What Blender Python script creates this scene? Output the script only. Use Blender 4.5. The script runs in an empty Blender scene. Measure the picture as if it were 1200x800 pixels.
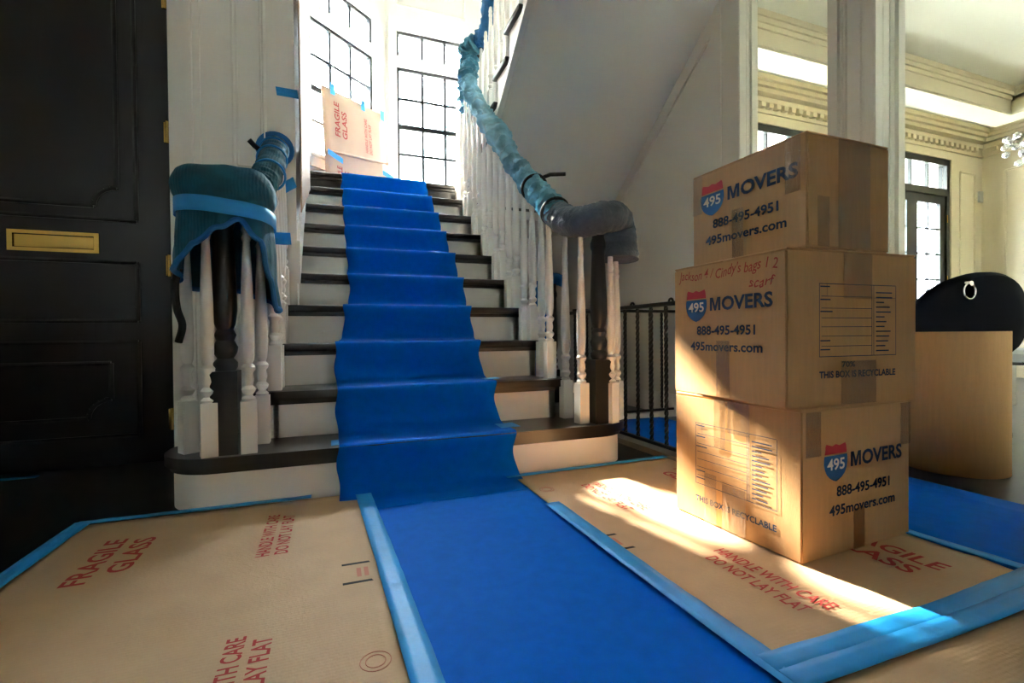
import bpy, bmesh, math, random
from mathutils import Vector, Matrix, noise

random.seed(7)
sc = bpy.context.scene
col = sc.collection

# ------------------------------------------------------------------ camera, world, sun, exposure
cam_d = bpy.data.cameras.new('camera')
cam_d.sensor_fit = 'HORIZONTAL'; cam_d.sensor_width = 36.0; cam_d.lens = 16.964
cam_d.clip_start = 0.02; cam_d.clip_end = 200
cam = bpy.data.objects.new('camera', cam_d); col.objects.link(cam)
cr = Vector((0.93514422, -0.3541416, -0.00943528)); cu = Vector((0.0131566, 0.00810173, 0.99988063)); cf = Vector((0.35402288, 0.93515672, -0.01223559))
m = Matrix(((cr.x, cu.x, -cf.x), (cr.y, cu.y, -cf.y), (cr.z, cu.z, -cf.z))).to_4x4()
m.translation = Vector((-0.22958, -1.94936, 0.61283))
cam.matrix_world = m
sc.camera = cam

SKY, SUN, EXPO = 29.0, 38.0, 1.9
world = bpy.data.worlds.new('daylight'); sc.world = world; world.use_nodes = True
bgn = world.node_tree.nodes['Background']
bgn.inputs[0].default_value = (0.80, 0.93, 1.0, 1); bgn.inputs[1].default_value = SKY
sun_d = bpy.data.lights.new('sun_offscreen', 'SUN'); sun_d.energy = SUN; sun_d.angle = math.radians(1.4); sun_d.color = (1.0, 0.90, 0.74)
sun = bpy.data.objects.new('sun_offscreen', sun_d); col.objects.link(sun)
SUN_DIR = Vector((0.2, -1.0, -0.86))
sun.rotation_euler = SUN_DIR.to_track_quat('-Z', 'Y').to_euler(); sun.location = (-1, 8, 8)
sc.view_settings.view_transform = 'Standard'; sc.view_settings.look = 'None'
sc.view_settings.gamma = 1.0; sc.view_settings.use_curve_mapping = False
sc.view_settings.exposure = EXPO
try:
    sc.cycles.max_bounces = 10; sc.cycles.diffuse_bounces = 6; sc.cycles.glossy_bounces = 3
    sc.cycles.transparent_max_bounces = 12; sc.cycles.caustics_reflective = False; sc.cycles.caustics_refractive = False
    sc.cycles.use_denoising = True; sc.cycles.sample_clamp_indirect = 0.0
except Exception:
    pass

# ------------------------------------------------------------------ materials
MATS = {}
def mat(name, color, rough=0.5, metal=0.0, spec=0.5, vary=0.0, vscale=8.0, bump=0.0, bscale=60.0, stretch=(1, 1, 1), coat=0.0, wave=None, sheen=0.0):
    if name in MATS: return MATS[name]
    M = bpy.data.materials.new(name); M.use_nodes = True; MATS[name] = M
    nt = M.node_tree; b = nt.nodes['Principled BSDF']
    b.inputs['Base Color'].default_value = (*color, 1); b.inputs['Roughness'].default_value = rough
    b.inputs['Metallic'].default_value = metal; b.inputs['Specular IOR Level'].default_value = spec
    b.inputs['Coat Weight'].default_value = coat; b.inputs['Sheen Weight'].default_value = sheen
    tc = nt.nodes.new('ShaderNodeTexCoord'); mp = nt.nodes.new('ShaderNodeMapping'); mp.inputs['Scale'].default_value = stretch
    nt.links.new(tc.outputs['Object'], mp.inputs[0])
    if vary > 0:
        n = nt.nodes.new('ShaderNodeTexNoise'); n.inputs['Scale'].default_value = vscale; n.inputs['Detail'].default_value = 6
        nt.links.new(mp.outputs[0], n.inputs['Vector'])
        r = nt.nodes.new('ShaderNodeValToRGB')
        r.color_ramp.elements[0].position = 0.3; r.color_ramp.elements[1].position = 0.7
        r.color_ramp.elements[0].color = (*[c * (1 - vary) for c in color], 1)
        r.color_ramp.elements[1].color = (*[min(1, c * (1 + vary)) for c in color], 1)
        nt.links.new(n.outputs['Fac'], r.inputs[0]); nt.links.new(r.outputs[0], b.inputs['Base Color'])
    h = None
    if bump > 0:
        n2 = nt.nodes.new('ShaderNodeTexNoise'); n2.inputs['Scale'].default_value = bscale; n2.inputs['Detail'].default_value = 4
        nt.links.new(mp.outputs[0], n2.inputs['Vector']); h = n2.outputs['Fac']
    if wave:
        axis, ws, dist, amt = wave
        w = nt.nodes.new('ShaderNodeTexWave'); w.wave_type = 'BANDS'; w.bands_direction = axis
        w.inputs['Scale'].default_value = ws; w.inputs['Distortion'].default_value = dist; w.inputs['Detail Scale'].default_value = 2.0
        nt.links.new(tc.outputs['Object'], w.inputs['Vector'])
        if h is None: h = w.outputs['Fac']
        else:
            a = nt.nodes.new('ShaderNodeMath'); a.operation = 'MULTIPLY_ADD'; a.inputs[1].default_value = amt
            nt.links.new(w.outputs['Fac'], a.inputs[0]); nt.links.new(h, a.inputs[2]); h = a.outputs[0]
    if h is not None:
        bp = nt.nodes.new('ShaderNodeBump'); bp.inputs['Strength'].default_value = bump if bump > 0 else 0.3; bp.inputs['Distance'].default_value = 0.01
        nt.links.new(h, bp.inputs['Height']); nt.links.new(bp.outputs[0], b.inputs['Normal'])
    return M

def clear_mat(name, tint, gloss=0.08, rough=0.03, body=None, mix=0.5):
    M = bpy.data.materials.new(name); M.use_nodes = True; MATS[name] = M
    nt = M.node_tree; nt.nodes.clear()
    out = nt.nodes.new('ShaderNodeOutputMaterial'); tr = nt.nodes.new('ShaderNodeBsdfTransparent'); tr.inputs[0].default_value = (*tint, 1)
    gl = nt.nodes.new('ShaderNodeBsdfGlossy'); gl.inputs['Roughness'].default_value = rough
    mx = nt.nodes.new('ShaderNodeMixShader'); mx.inputs[0].default_value = gloss
    base = tr.outputs[0]
    if body:
        df = nt.nodes.new('ShaderNodeBsdfDiffuse'); df.inputs[0].default_value = (*body, 1)
        m2 = nt.nodes.new('ShaderNodeMixShader'); m2.inputs[0].default_value = mix
        nt.links.new(tr.outputs[0], m2.inputs[1]); nt.links.new(df.outputs[0], m2.inputs[2]); base = m2.outputs[0]
        nz = nt.nodes.new('ShaderNodeTexNoise'); nz.inputs['Scale'].default_value = 25
        tc = nt.nodes.new('ShaderNodeTexCoord'); mp = nt.nodes.new('ShaderNodeMapping'); mp.inputs['Scale'].default_value = (4, 4, 0.6)
        nt.links.new(tc.outputs['Object'], mp.inputs[0]); nt.links.new(mp.outputs[0], nz.inputs['Vector'])
        bp = nt.nodes.new('ShaderNodeBump'); bp.inputs['Strength'].default_value = 0.5; bp.inputs['Distance'].default_value = 0.01
        nt.links.new(nz.outputs['Fac'], bp.inputs['Height']); nt.links.new(bp.outputs[0], gl.inputs['Normal'])
    nt.links.new(base, mx.inputs[1]); nt.links.new(gl.outputs[0], mx.inputs[2]); nt.links.new(mx.outputs[0], out.inputs[0])
    return M

WHITE = mat('white_paint', (0.88, 0.85, 0.79), 0.42, vary=0.02, vscale=3)
CREAM = mat('cream_paint', (0.83, 0.80, 0.70), 0.5, vary=0.02, vscale=2)
DCREAM = mat('dining_cream_paint', (0.74, 0.66, 0.48), 0.5, vary=0.02, vscale=2)
DCEIL = mat('dining_ceiling_paint', (0.84, 0.83, 0.72), 0.7)
CEIL = mat('ceiling_paint', (0.86, 0.86, 0.80), 0.7)
SOFF = mat('soffit_paint', (0.88, 0.87, 0.83), 0.7, vary=0.015, vscale=2)
BLACKW = mat('black_stained_wood', (0.010, 0.0085, 0.008), 0.32, vary=0.3, vscale=6, stretch=(1, 12, 12), coat=0.05)
DOORB = mat('black_door_paint', (0.004, 0.004, 0.0045), 0.3)
FLOORM = mat('dark_oak_floor', (0.010, 0.008, 0.007), 0.28, vary=0.4, vscale=5, stretch=(10, 1, 1))
CARD = mat('corrugated_cardboard', (0.53, 0.345, 0.195), 0.75, vary=0.05, vscale=10, bump=0.14, bscale=120, stretch=(1, 1, 1), wave=('Y', 34, 1, 0.25))
CARDB = mat('box_cardboard', (0.54, 0.30, 0.125), 0.7, vary=0.05, vscale=14, bump=0.1, bscale=100, stretch=(6, 6, 0.6))
CARDP = mat('pale_cardboard', (0.54, 0.36, 0.245), 0.75, vary=0.04, vscale=8)
RUN = mat('blue_runner_film', (0.0, 0.125, 0.60), 0.62, spec=0.05, vary=0.06, vscale=30, bump=0.05, bscale=200)
RUN.node_tree.nodes['Principled BSDF'].inputs['Specular Tint'].default_value = (0.15, 0.5, 1.0, 1)
TAPE = mat('blue_tape_paper', (0.010, 0.30, 0.74), 0.5, vary=0.06, vscale=20, bump=0.15, bscale=40)
TEAL = mat('teal_quilted_fabric', (0.002, 0.095, 0.155), 0.85, vary=0.25, vscale=22, bump=0.3, bscale=45, wave=('X', 30, 2, 0.35), sheen=0.05)
LBLUE = mat('pale_blue_quilted_fabric', (0.20, 0.45, 0.58), 0.85, vary=0.45, vscale=12, bump=0.5, bscale=30, sheen=0.15)
GREYB = mat('grey_blue_knit_fabric', (0.075, 0.105, 0.14), 0.9, vary=0.15, vscale=40, bump=0.6, bscale=90, sheen=0.2)
BIND = mat('blue_binding', (0.004, 0.14, 0.42), 0.7)
IRON = mat('wrought_iron', (0.008, 0.008, 0.009), 0.45)
BRASS = mat('polished_brass', (0.72, 0.46, 0.13), 0.22, metal=1.0)
CHROME = mat('chrome', (0.8, 0.8, 0.8), 0.12, metal=1.0)
SASH = mat('black_window_paint', (0.010, 0.014, 0.017), 0.35)
REDI = mat('red_print_ink', (0.40, 0.03, 0.025), 0.8)
REDF = mat('faded_red_print_ink', (0.52, 0.19, 0.12), 0.8)
BLUI = mat('blue_print_ink', (0.010, 0.032, 0.085), 0.8)
SHRED = mat('shield_red_ink', (0.50, 0.03, 0.045), 0.75)
SHBLU = mat('shield_blue_ink', (0.012, 0.11, 0.30), 0.75)
SHWHT = mat('shield_white_ink', (0.72, 0.66, 0.56), 0.75)
PEN = mat('red_marker_ink', (0.40, 0.05, 0.03), 0.8)
BLKI = mat('black_slot', (0.012, 0.008, 0.006), 0.8)
VELV = mat('black_velvet', (0.003, 0.004, 0.008), 0.9, spec=0.1)
PALE = mat('pale_fabric', (0.55, 0.56, 0.58), 0.8)
MARBLE = mat('pale_marble', (0.62, 0.60, 0.56), 0.25, vary=0.1, vscale=4)
PLAST = mat('white_plastic', (0.6, 0.6, 0.56), 0.4)
STRAP = mat('black_rubber', (0.006, 0.006, 0.007), 0.6)
STONE = mat('exterior_paving', (0.42, 0.42, 0.38), 0.9, vary=0.2, vscale=2)
EXTW = mat('exterior_stucco', (0.50, 0.49, 0.46), 0.9)
GLASS = clear_mat('window_glass', (0.97, 0.98, 0.98), 0.05, 0.02)
PACK = clear_mat('clear_packing_tape', (0.80, 0.73, 0.62), 0.10, 0.25, body=(0.40, 0.31, 0.20), mix=0.22)
CRYST = clear_mat('crystal', (0.9, 0.9, 0.9), 0.45, 0.05, body=(0.8, 0.75, 0.7), mix=0.4)

# ------------------------------------------------------------------ helpers
def link(name, me, mats, parent=None, loc=None, rot=None):
    o = bpy.data.objects.new(name, me); col.objects.link(o)
    if mats is not None and len(me.materials) == 0:
        for q in (mats if isinstance(mats, (list, tuple)) else [mats]): me.materials.append(q)
    if parent is not None: o.parent = parent
    if loc is not None: o.location = loc
    if rot is not None: o.rotation_euler = rot
    return o

def fin(bm, name, mats, parent=None, smooth=False, loc=None, rot=None):
    bmesh.ops.recalc_face_normals(bm, faces=bm.faces[:])
    me = bpy.data.meshes.new(name); bm.to_mesh(me); bm.free()
    if smooth:
        for p in me.polygons: p.use_smooth = True
        try: me.set_sharp_from_angle(angle=math.radians(40))
        except Exception: pass
    return link(name, me, mats, parent, loc, rot)

def bx(bm, lo, hi):
    x0, y0, z0 = lo; x1, y1, z1 = hi
    v = [bm.verts.new(p) for p in ((x0,y0,z0),(x1,y0,z0),(x1,y1,z0),(x0,y1,z0),(x0,y0,z1),(x1,y0,z1),(x1,y1,z1),(x0,y1,z1))]
    for f in ((0,3,2,1),(4,5,6,7),(0,1,5,4),(1,2,6,5),(2,3,7,6),(3,0,4,7)): bm.faces.new([v[i] for i in f])
    return v

def box(name, lo, hi, mt, parent=None, bev=0.0, seg=2, loc=None, rot=None):
    bm = bmesh.new(); bx(bm, lo, hi)
    if bev: bmesh.ops.bevel(bm, geom=bm.edges[:], offset=bev, segments=seg, affect='EDGES', profile=0.5)
    return fin(bm, name, mt, parent, smooth=bev > 0, loc=loc, rot=rot)

def boxes(name, lst, mt, parent=None, **k):
    bm = bmesh.new()
    for lo, hi in lst: bx(bm, lo, hi)
    return fin(bm, name, mt, parent, **k)

def prism(bm, pts, ax, a, b):
    """extrude a polygon given in the two axes other than ax from a to b"""
    def P(p, t):
        return {0: (t, p[0], p[1]), 1: (p[0], t, p[1]), 2: (p[0], p[1], t)}[ax]
    A = [bm.verts.new(P(p, a)) for p in pts]; Bv = [bm.verts.new(P(p, b)) for p in pts]
    n = len(pts); bm.faces.new(A); bm.faces.new(Bv[::-1])
    for i in range(n): bm.faces.new((A[i], Bv[i], Bv[(i+1) % n], A[(i+1) % n]))

def lathe(bm, prof, n=16, center=(0, 0), cap=True):
    rings = []
    for r, z in prof:
        rings.append([bm.verts.new((center[0] + r*math.cos(2*math.pi*i/n), center[1] + r*math.sin(2*math.pi*i/n), z)) for i in range(n)])
    for a, b in zip(rings, rings[1:]):
        for i in range(n): bm.faces.new((a[i], a[(i+1) % n], b[(i+1) % n], b[i]))
    if cap: bm.faces.new(rings[0][::-1]); bm.faces.new(rings[-1])

def catmull(pts, n):
    P = [Vector(p) for p in pts]; P = [P[0]*2-P[1]] + P + [P[-1]*2-P[-2]]
    out = []; segs = len(P)-3
    for k in range(n+1):
        t = k/n*segs; i = min(int(t), segs-1); t -= i
        a, b, c, d = P[i:i+4]
        out.append(0.5*((2*b)+(c-a)*t+(2*a-5*b+4*c-d)*t*t+(3*b-a-3*c+d)*t**3))
    return out

def tube(bm, path, rad, n=12, cap=True):
    """rad: float or f(s, theta); path: Vectors"""
    rf = rad if callable(rad) else (lambda s, th: rad)
    up = Vector((0, 0, 1)); rings = []; N = len(path)
    T0 = (path[1]-path[0]).normalized(); nrm = T0.cross(up)
    if nrm.length < 0.1: nrm = T0.cross(Vector((1, 0, 0)))
    nrm.normalize()
    for k, p in enumerate(path):
        T = (path[min(k+1, N-1)]-path[max(k-1, 0)]).normalized()
        nrm = (nrm - T*nrm.dot(T)).normalized(); bn = T.cross(nrm)
        rings.append([bm.verts.new(p + (nrm*math.cos(a)+bn*math.sin(a))*rf(k/(N-1), a)) for a in [2*math.pi*i/n for i in range(n)]])
    for a, b in zip(rings, rings[1:]):
        for i in range(n): bm.faces.new((a[i], a[(i+1) % n], b[(i+1) % n], b[i]))
    if cap: bm.faces.new(rings[0][::-1]); bm.faces.new(rings[-1])

def empty(name, loc=(0, 0, 0), rz=0.0, label=None, cat=None, group=None, kind=None):
    o = bpy.data.objects.new(name, None); col.objects.link(o); o.location = loc; o.rotation_euler = (0, 0, rz); o.empty_display_size = 0.1
    return tag(o, label, cat, group, kind)

def tag(o, label=None, cat=None, group=None, kind=None):
    if label: o['label'] = label
    if cat: o['category'] = cat
    if group: o['group'] = group
    if kind: o['kind'] = kind
    return o

def struct(o, label=None, cat='structure'):
    o['kind'] = 'structure'
    if label: o['label'] = label
    o['category'] = cat
    return o

def solidify(o, t, off=0.0):
    md = o.modifiers.new('thickness', 'SOLIDIFY'); md.thickness = t; md.offset = off
    return o

_FONT = {}
def text_mesh(s, bold=0.0, shear=0.0, spacing=1.0):
    cu_ = bpy.data.curves.new('lettering', 'FONT'); cu_.body = s; cu_.offset = bold; cu_.shear = shear; cu_.space_character = spacing
    cu_.resolution_u = 3
    o = bpy.data.objects.new('lettering', cu_); col.objects.link(o)
    dg = bpy.context.evaluated_depsgraph_get(); dg.update()
    me = bpy.data.meshes.new_from_object(o.evaluated_get(dg))
    bpy.data.objects.remove(o); bpy.data.curves.remove(cu_)
    return me

def text(name, s, org, X, Y, mt, parent=None, bold=0.0, shear=0.0, lift=0.0, wob=0.0):
    """lettering whose bounding box fills the quad org, org+X, org+Y"""
    me = text_mesh(s, bold, shear)
    xs = [v.co.x for v in me.vertices]; ys = [v.co.y for v in me.vertices]
    x0, x1, y0, y1 = min(xs), max(xs), min(ys), max(ys)
    org = Vector(org); X = Vector(X); Y = Vector(Y); nrm = X.cross(Y).normalized()
    for v in me.vertices:
        a = (v.co.x-x0)/(x1-x0); b = (v.co.y-y0)/(y1-y0)
        if wob: b += wob*math.sin(a*23)+wob*0.7*math.sin(a*9+1)
        v.co = org + X*a + Y*b + nrm*lift
    return link(name, me, mt, parent)

def quad_strip(name, quads, mt, parent=None):
    bm = bmesh.new()
    for q in quads: bm.faces.new([bm.verts.new(p) for p in q])
    me = bpy.data.meshes.new(name); bm.to_mesh(me); bm.free()
    return link(name, me, mt, parent)

def holed(bm, u0, u1, z0, z1, t0, t1, holes, ax):
    """wall slab in (u, z) between t0 and t1 with rectangular holes; ax 0 = wall runs along x, 1 = along y"""
    us = sorted({u0, u1, *[h[0] for h in holes], *[h[1] for h in holes]}); zs = sorted({z0, z1, *[h[2] for h in holes], *[h[3] for h in holes]})
    for a, b in zip(us, us[1:]):
        for c, d in zip(zs, zs[1:]):
            mu, mz = (a+b)/2, (c+d)/2
            if any(h[0] < mu < h[1] and h[2] < mz < h[3] for h in holes): continue
            bx(bm, (a, t0, c) if ax == 0 else (t0, a, c), (b, t1, d) if ax == 0 else (t1, b, d))

def wall(name, u0, u1, z0, z1, t0, t1, ax, mt, holes=(), parent=None):
    bm = bmesh.new(); holed(bm, u0, u1, z0, z1, t0, t1, list(holes), ax)
    return struct(fin(bm, name, mt, parent), None, 'wall')

def moulding(bm, pts, r=0.012, closed=True):
    """raised bead along a polyline of 3-D points"""
    P = [Vector(p) for p in pts]
    pairs = list(zip(P, P[1:])) + ([(P[-1], P[0])] if closed else [])
    for a, b in pairs: tube(bm, [a, b], r, n=6)

# ------------------------------------------------------------------ room shell
RISE, RUN_ = 0.195, 0.249
XL, XR = -0.385, 0.875       # stair clear width
WX = 2.2                     # wall beside the upper flight
FY = 0.87                    # front wall of the hall
BY = 3.4                     # back wall of the bay
struct(box('floor', (-3.2, -4.3, -0.1), (8.4, 3.6, 0.0), FLOORM), 'dark stained oak floor of the hall', 'floor')
fw = wall('wall_front', -3.2, XL, 0, 5.6, FY, FY+0.2, 0, WHITE, holes=[(-1.95, -0.95, 0.0, 2.5)])
struct(box('door_light_blocker', (-2.05, FY+0.08, 0), (-0.9, FY+0.19, 2.6), DOORB), None, 'wall')  # unseen backing added behind the door so no outside light leaks in
wall('wall_left', -4.3, FY+0.2, 0, 5.6, -3.35, -3.2, 1, WHITE)
wall('wall_behind', -3.2, WX, 0, 5.6, -4.45, -4.3, 0, WHITE)
wall('wall_dining_front', WX, 8.4, 0, 3.6, -4.45, -4.3, 0, CREAM)
wall('wall_hall_right', -4.3, -1.08, 0, 2.95, WX, WX+0.2, 1, CREAM)
wall('wall_stair_left', FY+0.2, 2.77, 0, 5.6, XL-0.15, XL, 1, WHITE)
wall('wall_stair_right', 0.42, 2.82, 0, 5.6, WX, WX+0.13, 1, CREAM)
wall('wall_header', -4.3, 0.42, 2.95, 5.6, WX, WX+0.2, 1, CREAM)
struct(box('ceiling_hall', (-3.2, -4.3, 3.95), (WX, -0.5, 4.1), CEIL), 'white ceiling of the entry hall', 'ceiling')
wall('wall_upper', -3.2, WX, 4.1, 5.6, -0.65, -0.5, 0, WHITE)
struct(box('ceiling_stairwell', (-3.2, -0.65, 5.6), (WX+0.2, BY+0.3, 5.75), CEIL), 'white ceiling high over the stairwell', 'ceiling')

# bay: back wall with window, angled wall with window
WIN = (2.28, 3.95)
backw = wall('wall_back', 0.37, 1.47, 0, 5.6, BY, BY+0.16, 0, WHITE, holes=[(0.49, 1.32, *WIN)])
tv = Vector((-0.766, -0.643, 0)).normalized(); ang = math.atan2(tv.y, tv.x)   # along the angled wall, from its far corner
bayM = Matrix.Rotation(ang + math.pi, 4, 'Z'); bayM.translation = (0.37, BY, 0)  # local +x points back to the corner, local -y into the room
bm = bmesh.new(); holed(bm, -1.02, 0.05, 0, 5.6, 0, 0.16, [(-0.965, -0.145, *WIN)], 0)
bay = struct(fin(bm, 'wall_bay', WHITE), None, 'wall'); bay.matrix_world = bayM
bayN = Matrix.Rotation(-(ang + math.pi), 4, 'Z'); bayN.translation = (1.44, BY, 0)      # mirrored angled wall, local +x away from its corner
bm = bmesh.new(); holed(bm, -0.05, 1.10, 0, 5.6, 0, 0.16, [], 0)
bay2 = struct(fin(bm, 'wall_bay_right', WHITE), None, 'wall'); bay2.matrix_world = bayN

def window(name, mtx, x0, x1, label):
    """double-hung window with transom: local x along the wall, y outwards, z up"""
    r = empty(name, kind='structure'); r.matrix_world = mtx; r['label'] = label; r['category'] = 'window'
    z0, z1 = WIN; zt0, zt1 = 3.555, 3.65
    cas = [((x0-0.09, -0.025, z0-0.12), (x0, 0.0, z1+0.1)), ((x1, -0.025, z0-0.12), (x1+0.09, 0.0, z1+0.1)), ((x0, -0.025, z1), (x1, 0.0, z1+0.1)), ((x0, -0.025, z0-0.12), (x1, 0.0, z0-0.03)),
           ((x0, -0.012, zt0), (x1, 0.11, zt1))]
    boxes('window_frame', cas, WHITE, r)
    box('window_sill', (x0-0.1, -0.06, z0-0.03), (x1+0.1, 0.05, z0), WHITE, r, bev=0.006)
    def sash(nm, a, b, c, d, y, rows, colsn, mid=None):
        w = 0.034
        boxes(nm, [((a, y, c), (a+w, y+0.04, d)), ((b-w, y, c), (b, y+0.04, d)), ((a+w, y, c), (b-w, y+0.04, c+w)), ((a+w, y, d-w), (b-w, y+0.04, d))], SASH, r)
        pw = (b-a-2*w)/colsn; ph = (d-c-2*w)/rows
        for i in range(1, colsn): box('muntin', (a+w+pw*i-0.015, y+0.006, c+w), (a+w+pw*i+0.015, y+0.034, d-w), SASH, r)
        for j in range(1, rows):
            t = 0.026 if mid == j else 0.0135
            box('muntin', (a+w, y+0.004, c+w+ph*j-t), (b-w, y+0.036, c+w+ph*j+t), SASH, r)
        for i in range(colsn):
            for j in range(rows):
                box('pane', (a+w+pw*i, y+0.018, c+w+ph*j), (a+w+pw*(i+1), y+0.021, c+w+ph*(j+1)), GLASS, r)
    sash('sash', x0, x1, z0, zt0, 0.05, 4, 3, mid=2)
    sash('transom_sash', x0, x1, zt1, z1, 0.05, 1, 3)
    return r
window('window_1', Matrix.Translation((0, BY, 0)), 0.49, 1.32, 'tall black-sashed window with transom facing the stairs on the landing')
window('window_2', bayM, -0.965, -0.145, 'angled bay window with black muntins behind taped cardboard')
struct(box('added_sun_blocker', (-5.0, 4.7, -0.6), (-0.41, 5.1, 6.5), EXTW), 'unseen stucco block added outside the bay window to hold back sun', 'wall')  # added out of view to narrow the sun streak from the bay window
# panel beads above the windows and on the walls
bm = bmesh.new(); moulding(bm, [(0.5, BY-0.004, 4.2), (1.25, BY-0.004, 4.2), (1.25, BY-0.004, 5.0), (0.5, BY-0.004, 5.0)], 0.014)
struct(fin(bm, 'trim_1', WHITE), 'panel bead over the landing window', 'trim')
bm = bmesh.new(); moulding(bm, [(-0.67, FY-0.003, 1.48), (-0.53, FY-0.003, 1.48), (-0.53, FY-0.003, 3.2), (-0.67, FY-0.003, 3.2)], 0.011)
moulding(bm, [(-0.655, FY-0.003, 1.5), (-0.545, FY-0.003, 1.5), (-0.545, FY-0.003, 3.2), (-0.655, FY-0.003, 3.2)], 0.006)
moulding(bm, [(-0.67, FY-0.003, 0.35), (-0.53, FY-0.003, 0.35), (-0.53, FY-0.003, 1.3), (-0.67, FY-0.003, 1.3)], 0.011)
struct(fin(bm, 'trim_2', WHITE, smooth=True), 'white raised panel beads on the wall beside the black door', 'trim')
bm = bmesh.new()
bx(bm, (-0.945, FY-0.03, 0), (-0.875, FY, 2.62)); bx(bm, (-0.875, FY-0.045, 0), (-0.845, FY, 2.62)); bx(bm, (-0.845, FY-0.018, 0), (-0.815, FY, 2.62))
struct(fin(bm, 'trim_3', WHITE), 'white door casing beside the black door', 'trim')
bm = bmesh.new(); bx(bm, (-0.815, FY-0.02, 0), (XL, FY, 0.2))
struct(fin(bm, 'baseboard_front', WHITE), None, 'baseboard')

# front door, black with brass letter plate
d1 = empty('door_1', kind='structure'); d1['label'] = 'black panelled front door with a brass letter plate'; d1['category'] = 'door'
box('door_leaf', (-1.95, FY, 0.012), (-0.955, FY+0.05, 2.5), DOORB, d1, bev=0.004)
def doorpanel(x0, x1, z0, z1, notch=True):
    bm = bmesh.new()
    pts = []
    if notch:
        n = 6; rr = 0.09
        def arc(cx, cz, a0, a1): return [(cx+rr*math.cos(math.radians(a0+(a1-a0)*k/n)), FY-0.002, cz+rr*math.sin(math.radians(a0+(a1-a0)*k/n))) for k in range(n+1)]
        pts = arc(x0, z0, 90, 0) + arc(x1, z0, 180, 90) + [(x1, FY-0.002, z1), (x0, FY-0.002, z1)]
    else: pts = [(x0, FY-0.002, z0), (x1, FY-0.002, z0), (x1, FY-0.002, z1), (x0, FY-0.002, z1)]
    moulding(bm, pts, 0.011)
    fin(bm, 'panel_moulding', DOORB, d1, smooth=True)
doorpanel(-1.78, -1.165, 1.24, 2.35); doorpanel(-1.84, -1.09, 1.18, 2.41, False)
doorpanel(-1.84, -1.09, 0.70, 0.98, False); doorpanel(-1.84, -1.09, 0.15, 0.6, False); doorpanel(-1.72, -1.2, 0.24, 0.5)
lp = boxes('letter_plate', [((-1.567, FY-0.012, 1.016), (-1.235, FY, 1.032)), ((-1.567, FY-0.012, 1.094), (-1.235, FY, 1.110)), ((-1.567, FY-0.012, 1.032), (-1.548, FY, 1.094)), ((-1.254, FY-0.012, 1.032), (-1.235, FY, 1.094))], BRASS, d1)
lp['label'] = 'brass letter plate'
box('letter_flap', (-1.546, FY-0.007, 1.034), (-1.256, FY-0.001, 1.092), BRASS, lp, bev=0.003)
for z in (2.27, 1.62, 0.97, 0.22):
    h = box('hinge', (-0.972, FY-0.012, z-0.05), (-0.944, FY+0.004, z+0.05), BRASS, d1, bev=0.003)
    bm = bmesh.new(); lathe(bm, [(0.0075, z-0.053), (0.0075, z+0.053)], 10, (-0.957, FY-0.014)); fin(bm, 'hinge_pin', BRASS, h, smooth=True)

# ------------------------------------------------------------------ lower flight
st = empty('stair_flight', (0, 0, 0), 0, 'straight lower stair flight with black treads and white risers', 'staircase')
def rounded(x0, x1, y0, y1, r, n=14):
    """plan outline: rounded ends (radius r) at the front corners and the back corners"""
    pts = []
    for cx, cy, a0 in ((x1-r, y0+r, -90), (x1-r, y1-r, 0), (x0+r, y1-r, 90), (x0+r, y0+r, 180)):
        for k in range(n+1):
            a = math.radians(a0+90*k/n); pts.append((cx+r*math.cos(a), cy+r*math.sin(a)))
    return pts
def slab(name, pts, z0, z1, mt, parent, bev=0.0):
    bm = bmesh.new(); prism(bm, pts, 2, z0, z1)
    if bev:
        es = [e for e in bm.edges if abs(e.verts[0].co.z-e.verts[1].co.z) < 1e-5]
        bmesh.ops.bevel(bm, geom=es, offset=bev, segments=3, affect='EDGES', profile=0.5)
    return fin(bm, name, mt, parent, smooth=True)
slab('riser', rounded(-0.775, 1.125, 0.02, 0.36, 0.165), 0, 0.158, WHITE, st)
slab('cove_moulding', rounded(-0.785, 1.135, 0.008, 0.37, 0.172), 0.135, 0.158, BLACKW, st)
slab('tread', rounded(-0.80, 1.15, -0.012, 0.385, 0.185), 0.157, 0.195, BLACKW, st, bev=0.012)
for i in range(2, 11):
    y = (i-1)*RUN_; z = i*RISE
    xl = {2: -0.53, 3: -0.49, 4: -0.47}.get(i, XL); xr = {2: 0.93}.get(i, XR)
    xw = {2: -0.47, 3: -0.46, 4: -0.45}.get(i, XL)
    box('riser', (xw, y+0.03, z-RISE), (0.845, y+0.05, z-0.036), WHITE, st)
    yb = y+RUN_+0.03 if i < 10 else y+0.06
    if i == 2: slab('tread', rounded(xl, xr, y, yb, 0.05, 6), z-0.038, z, BLACKW, st, bev=0.011)
    elif i == 4: slab('tread', [(xl, y), (xr, y), (xr, yb), (XL, yb), (XL, FY), (xl, FY)], z-0.038, z, BLACKW, st, bev=0.011)   # notched round the wall corner
    else: box('tread', (xl, y, z-0.038), (xr, yb, z), BLACKW, st, bev=0.011, seg=3)
    box('cove_moulding', (xw, y+0.014, z-0.056), (0.85, y+0.031, z-0.036), BLACKW, st)
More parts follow.
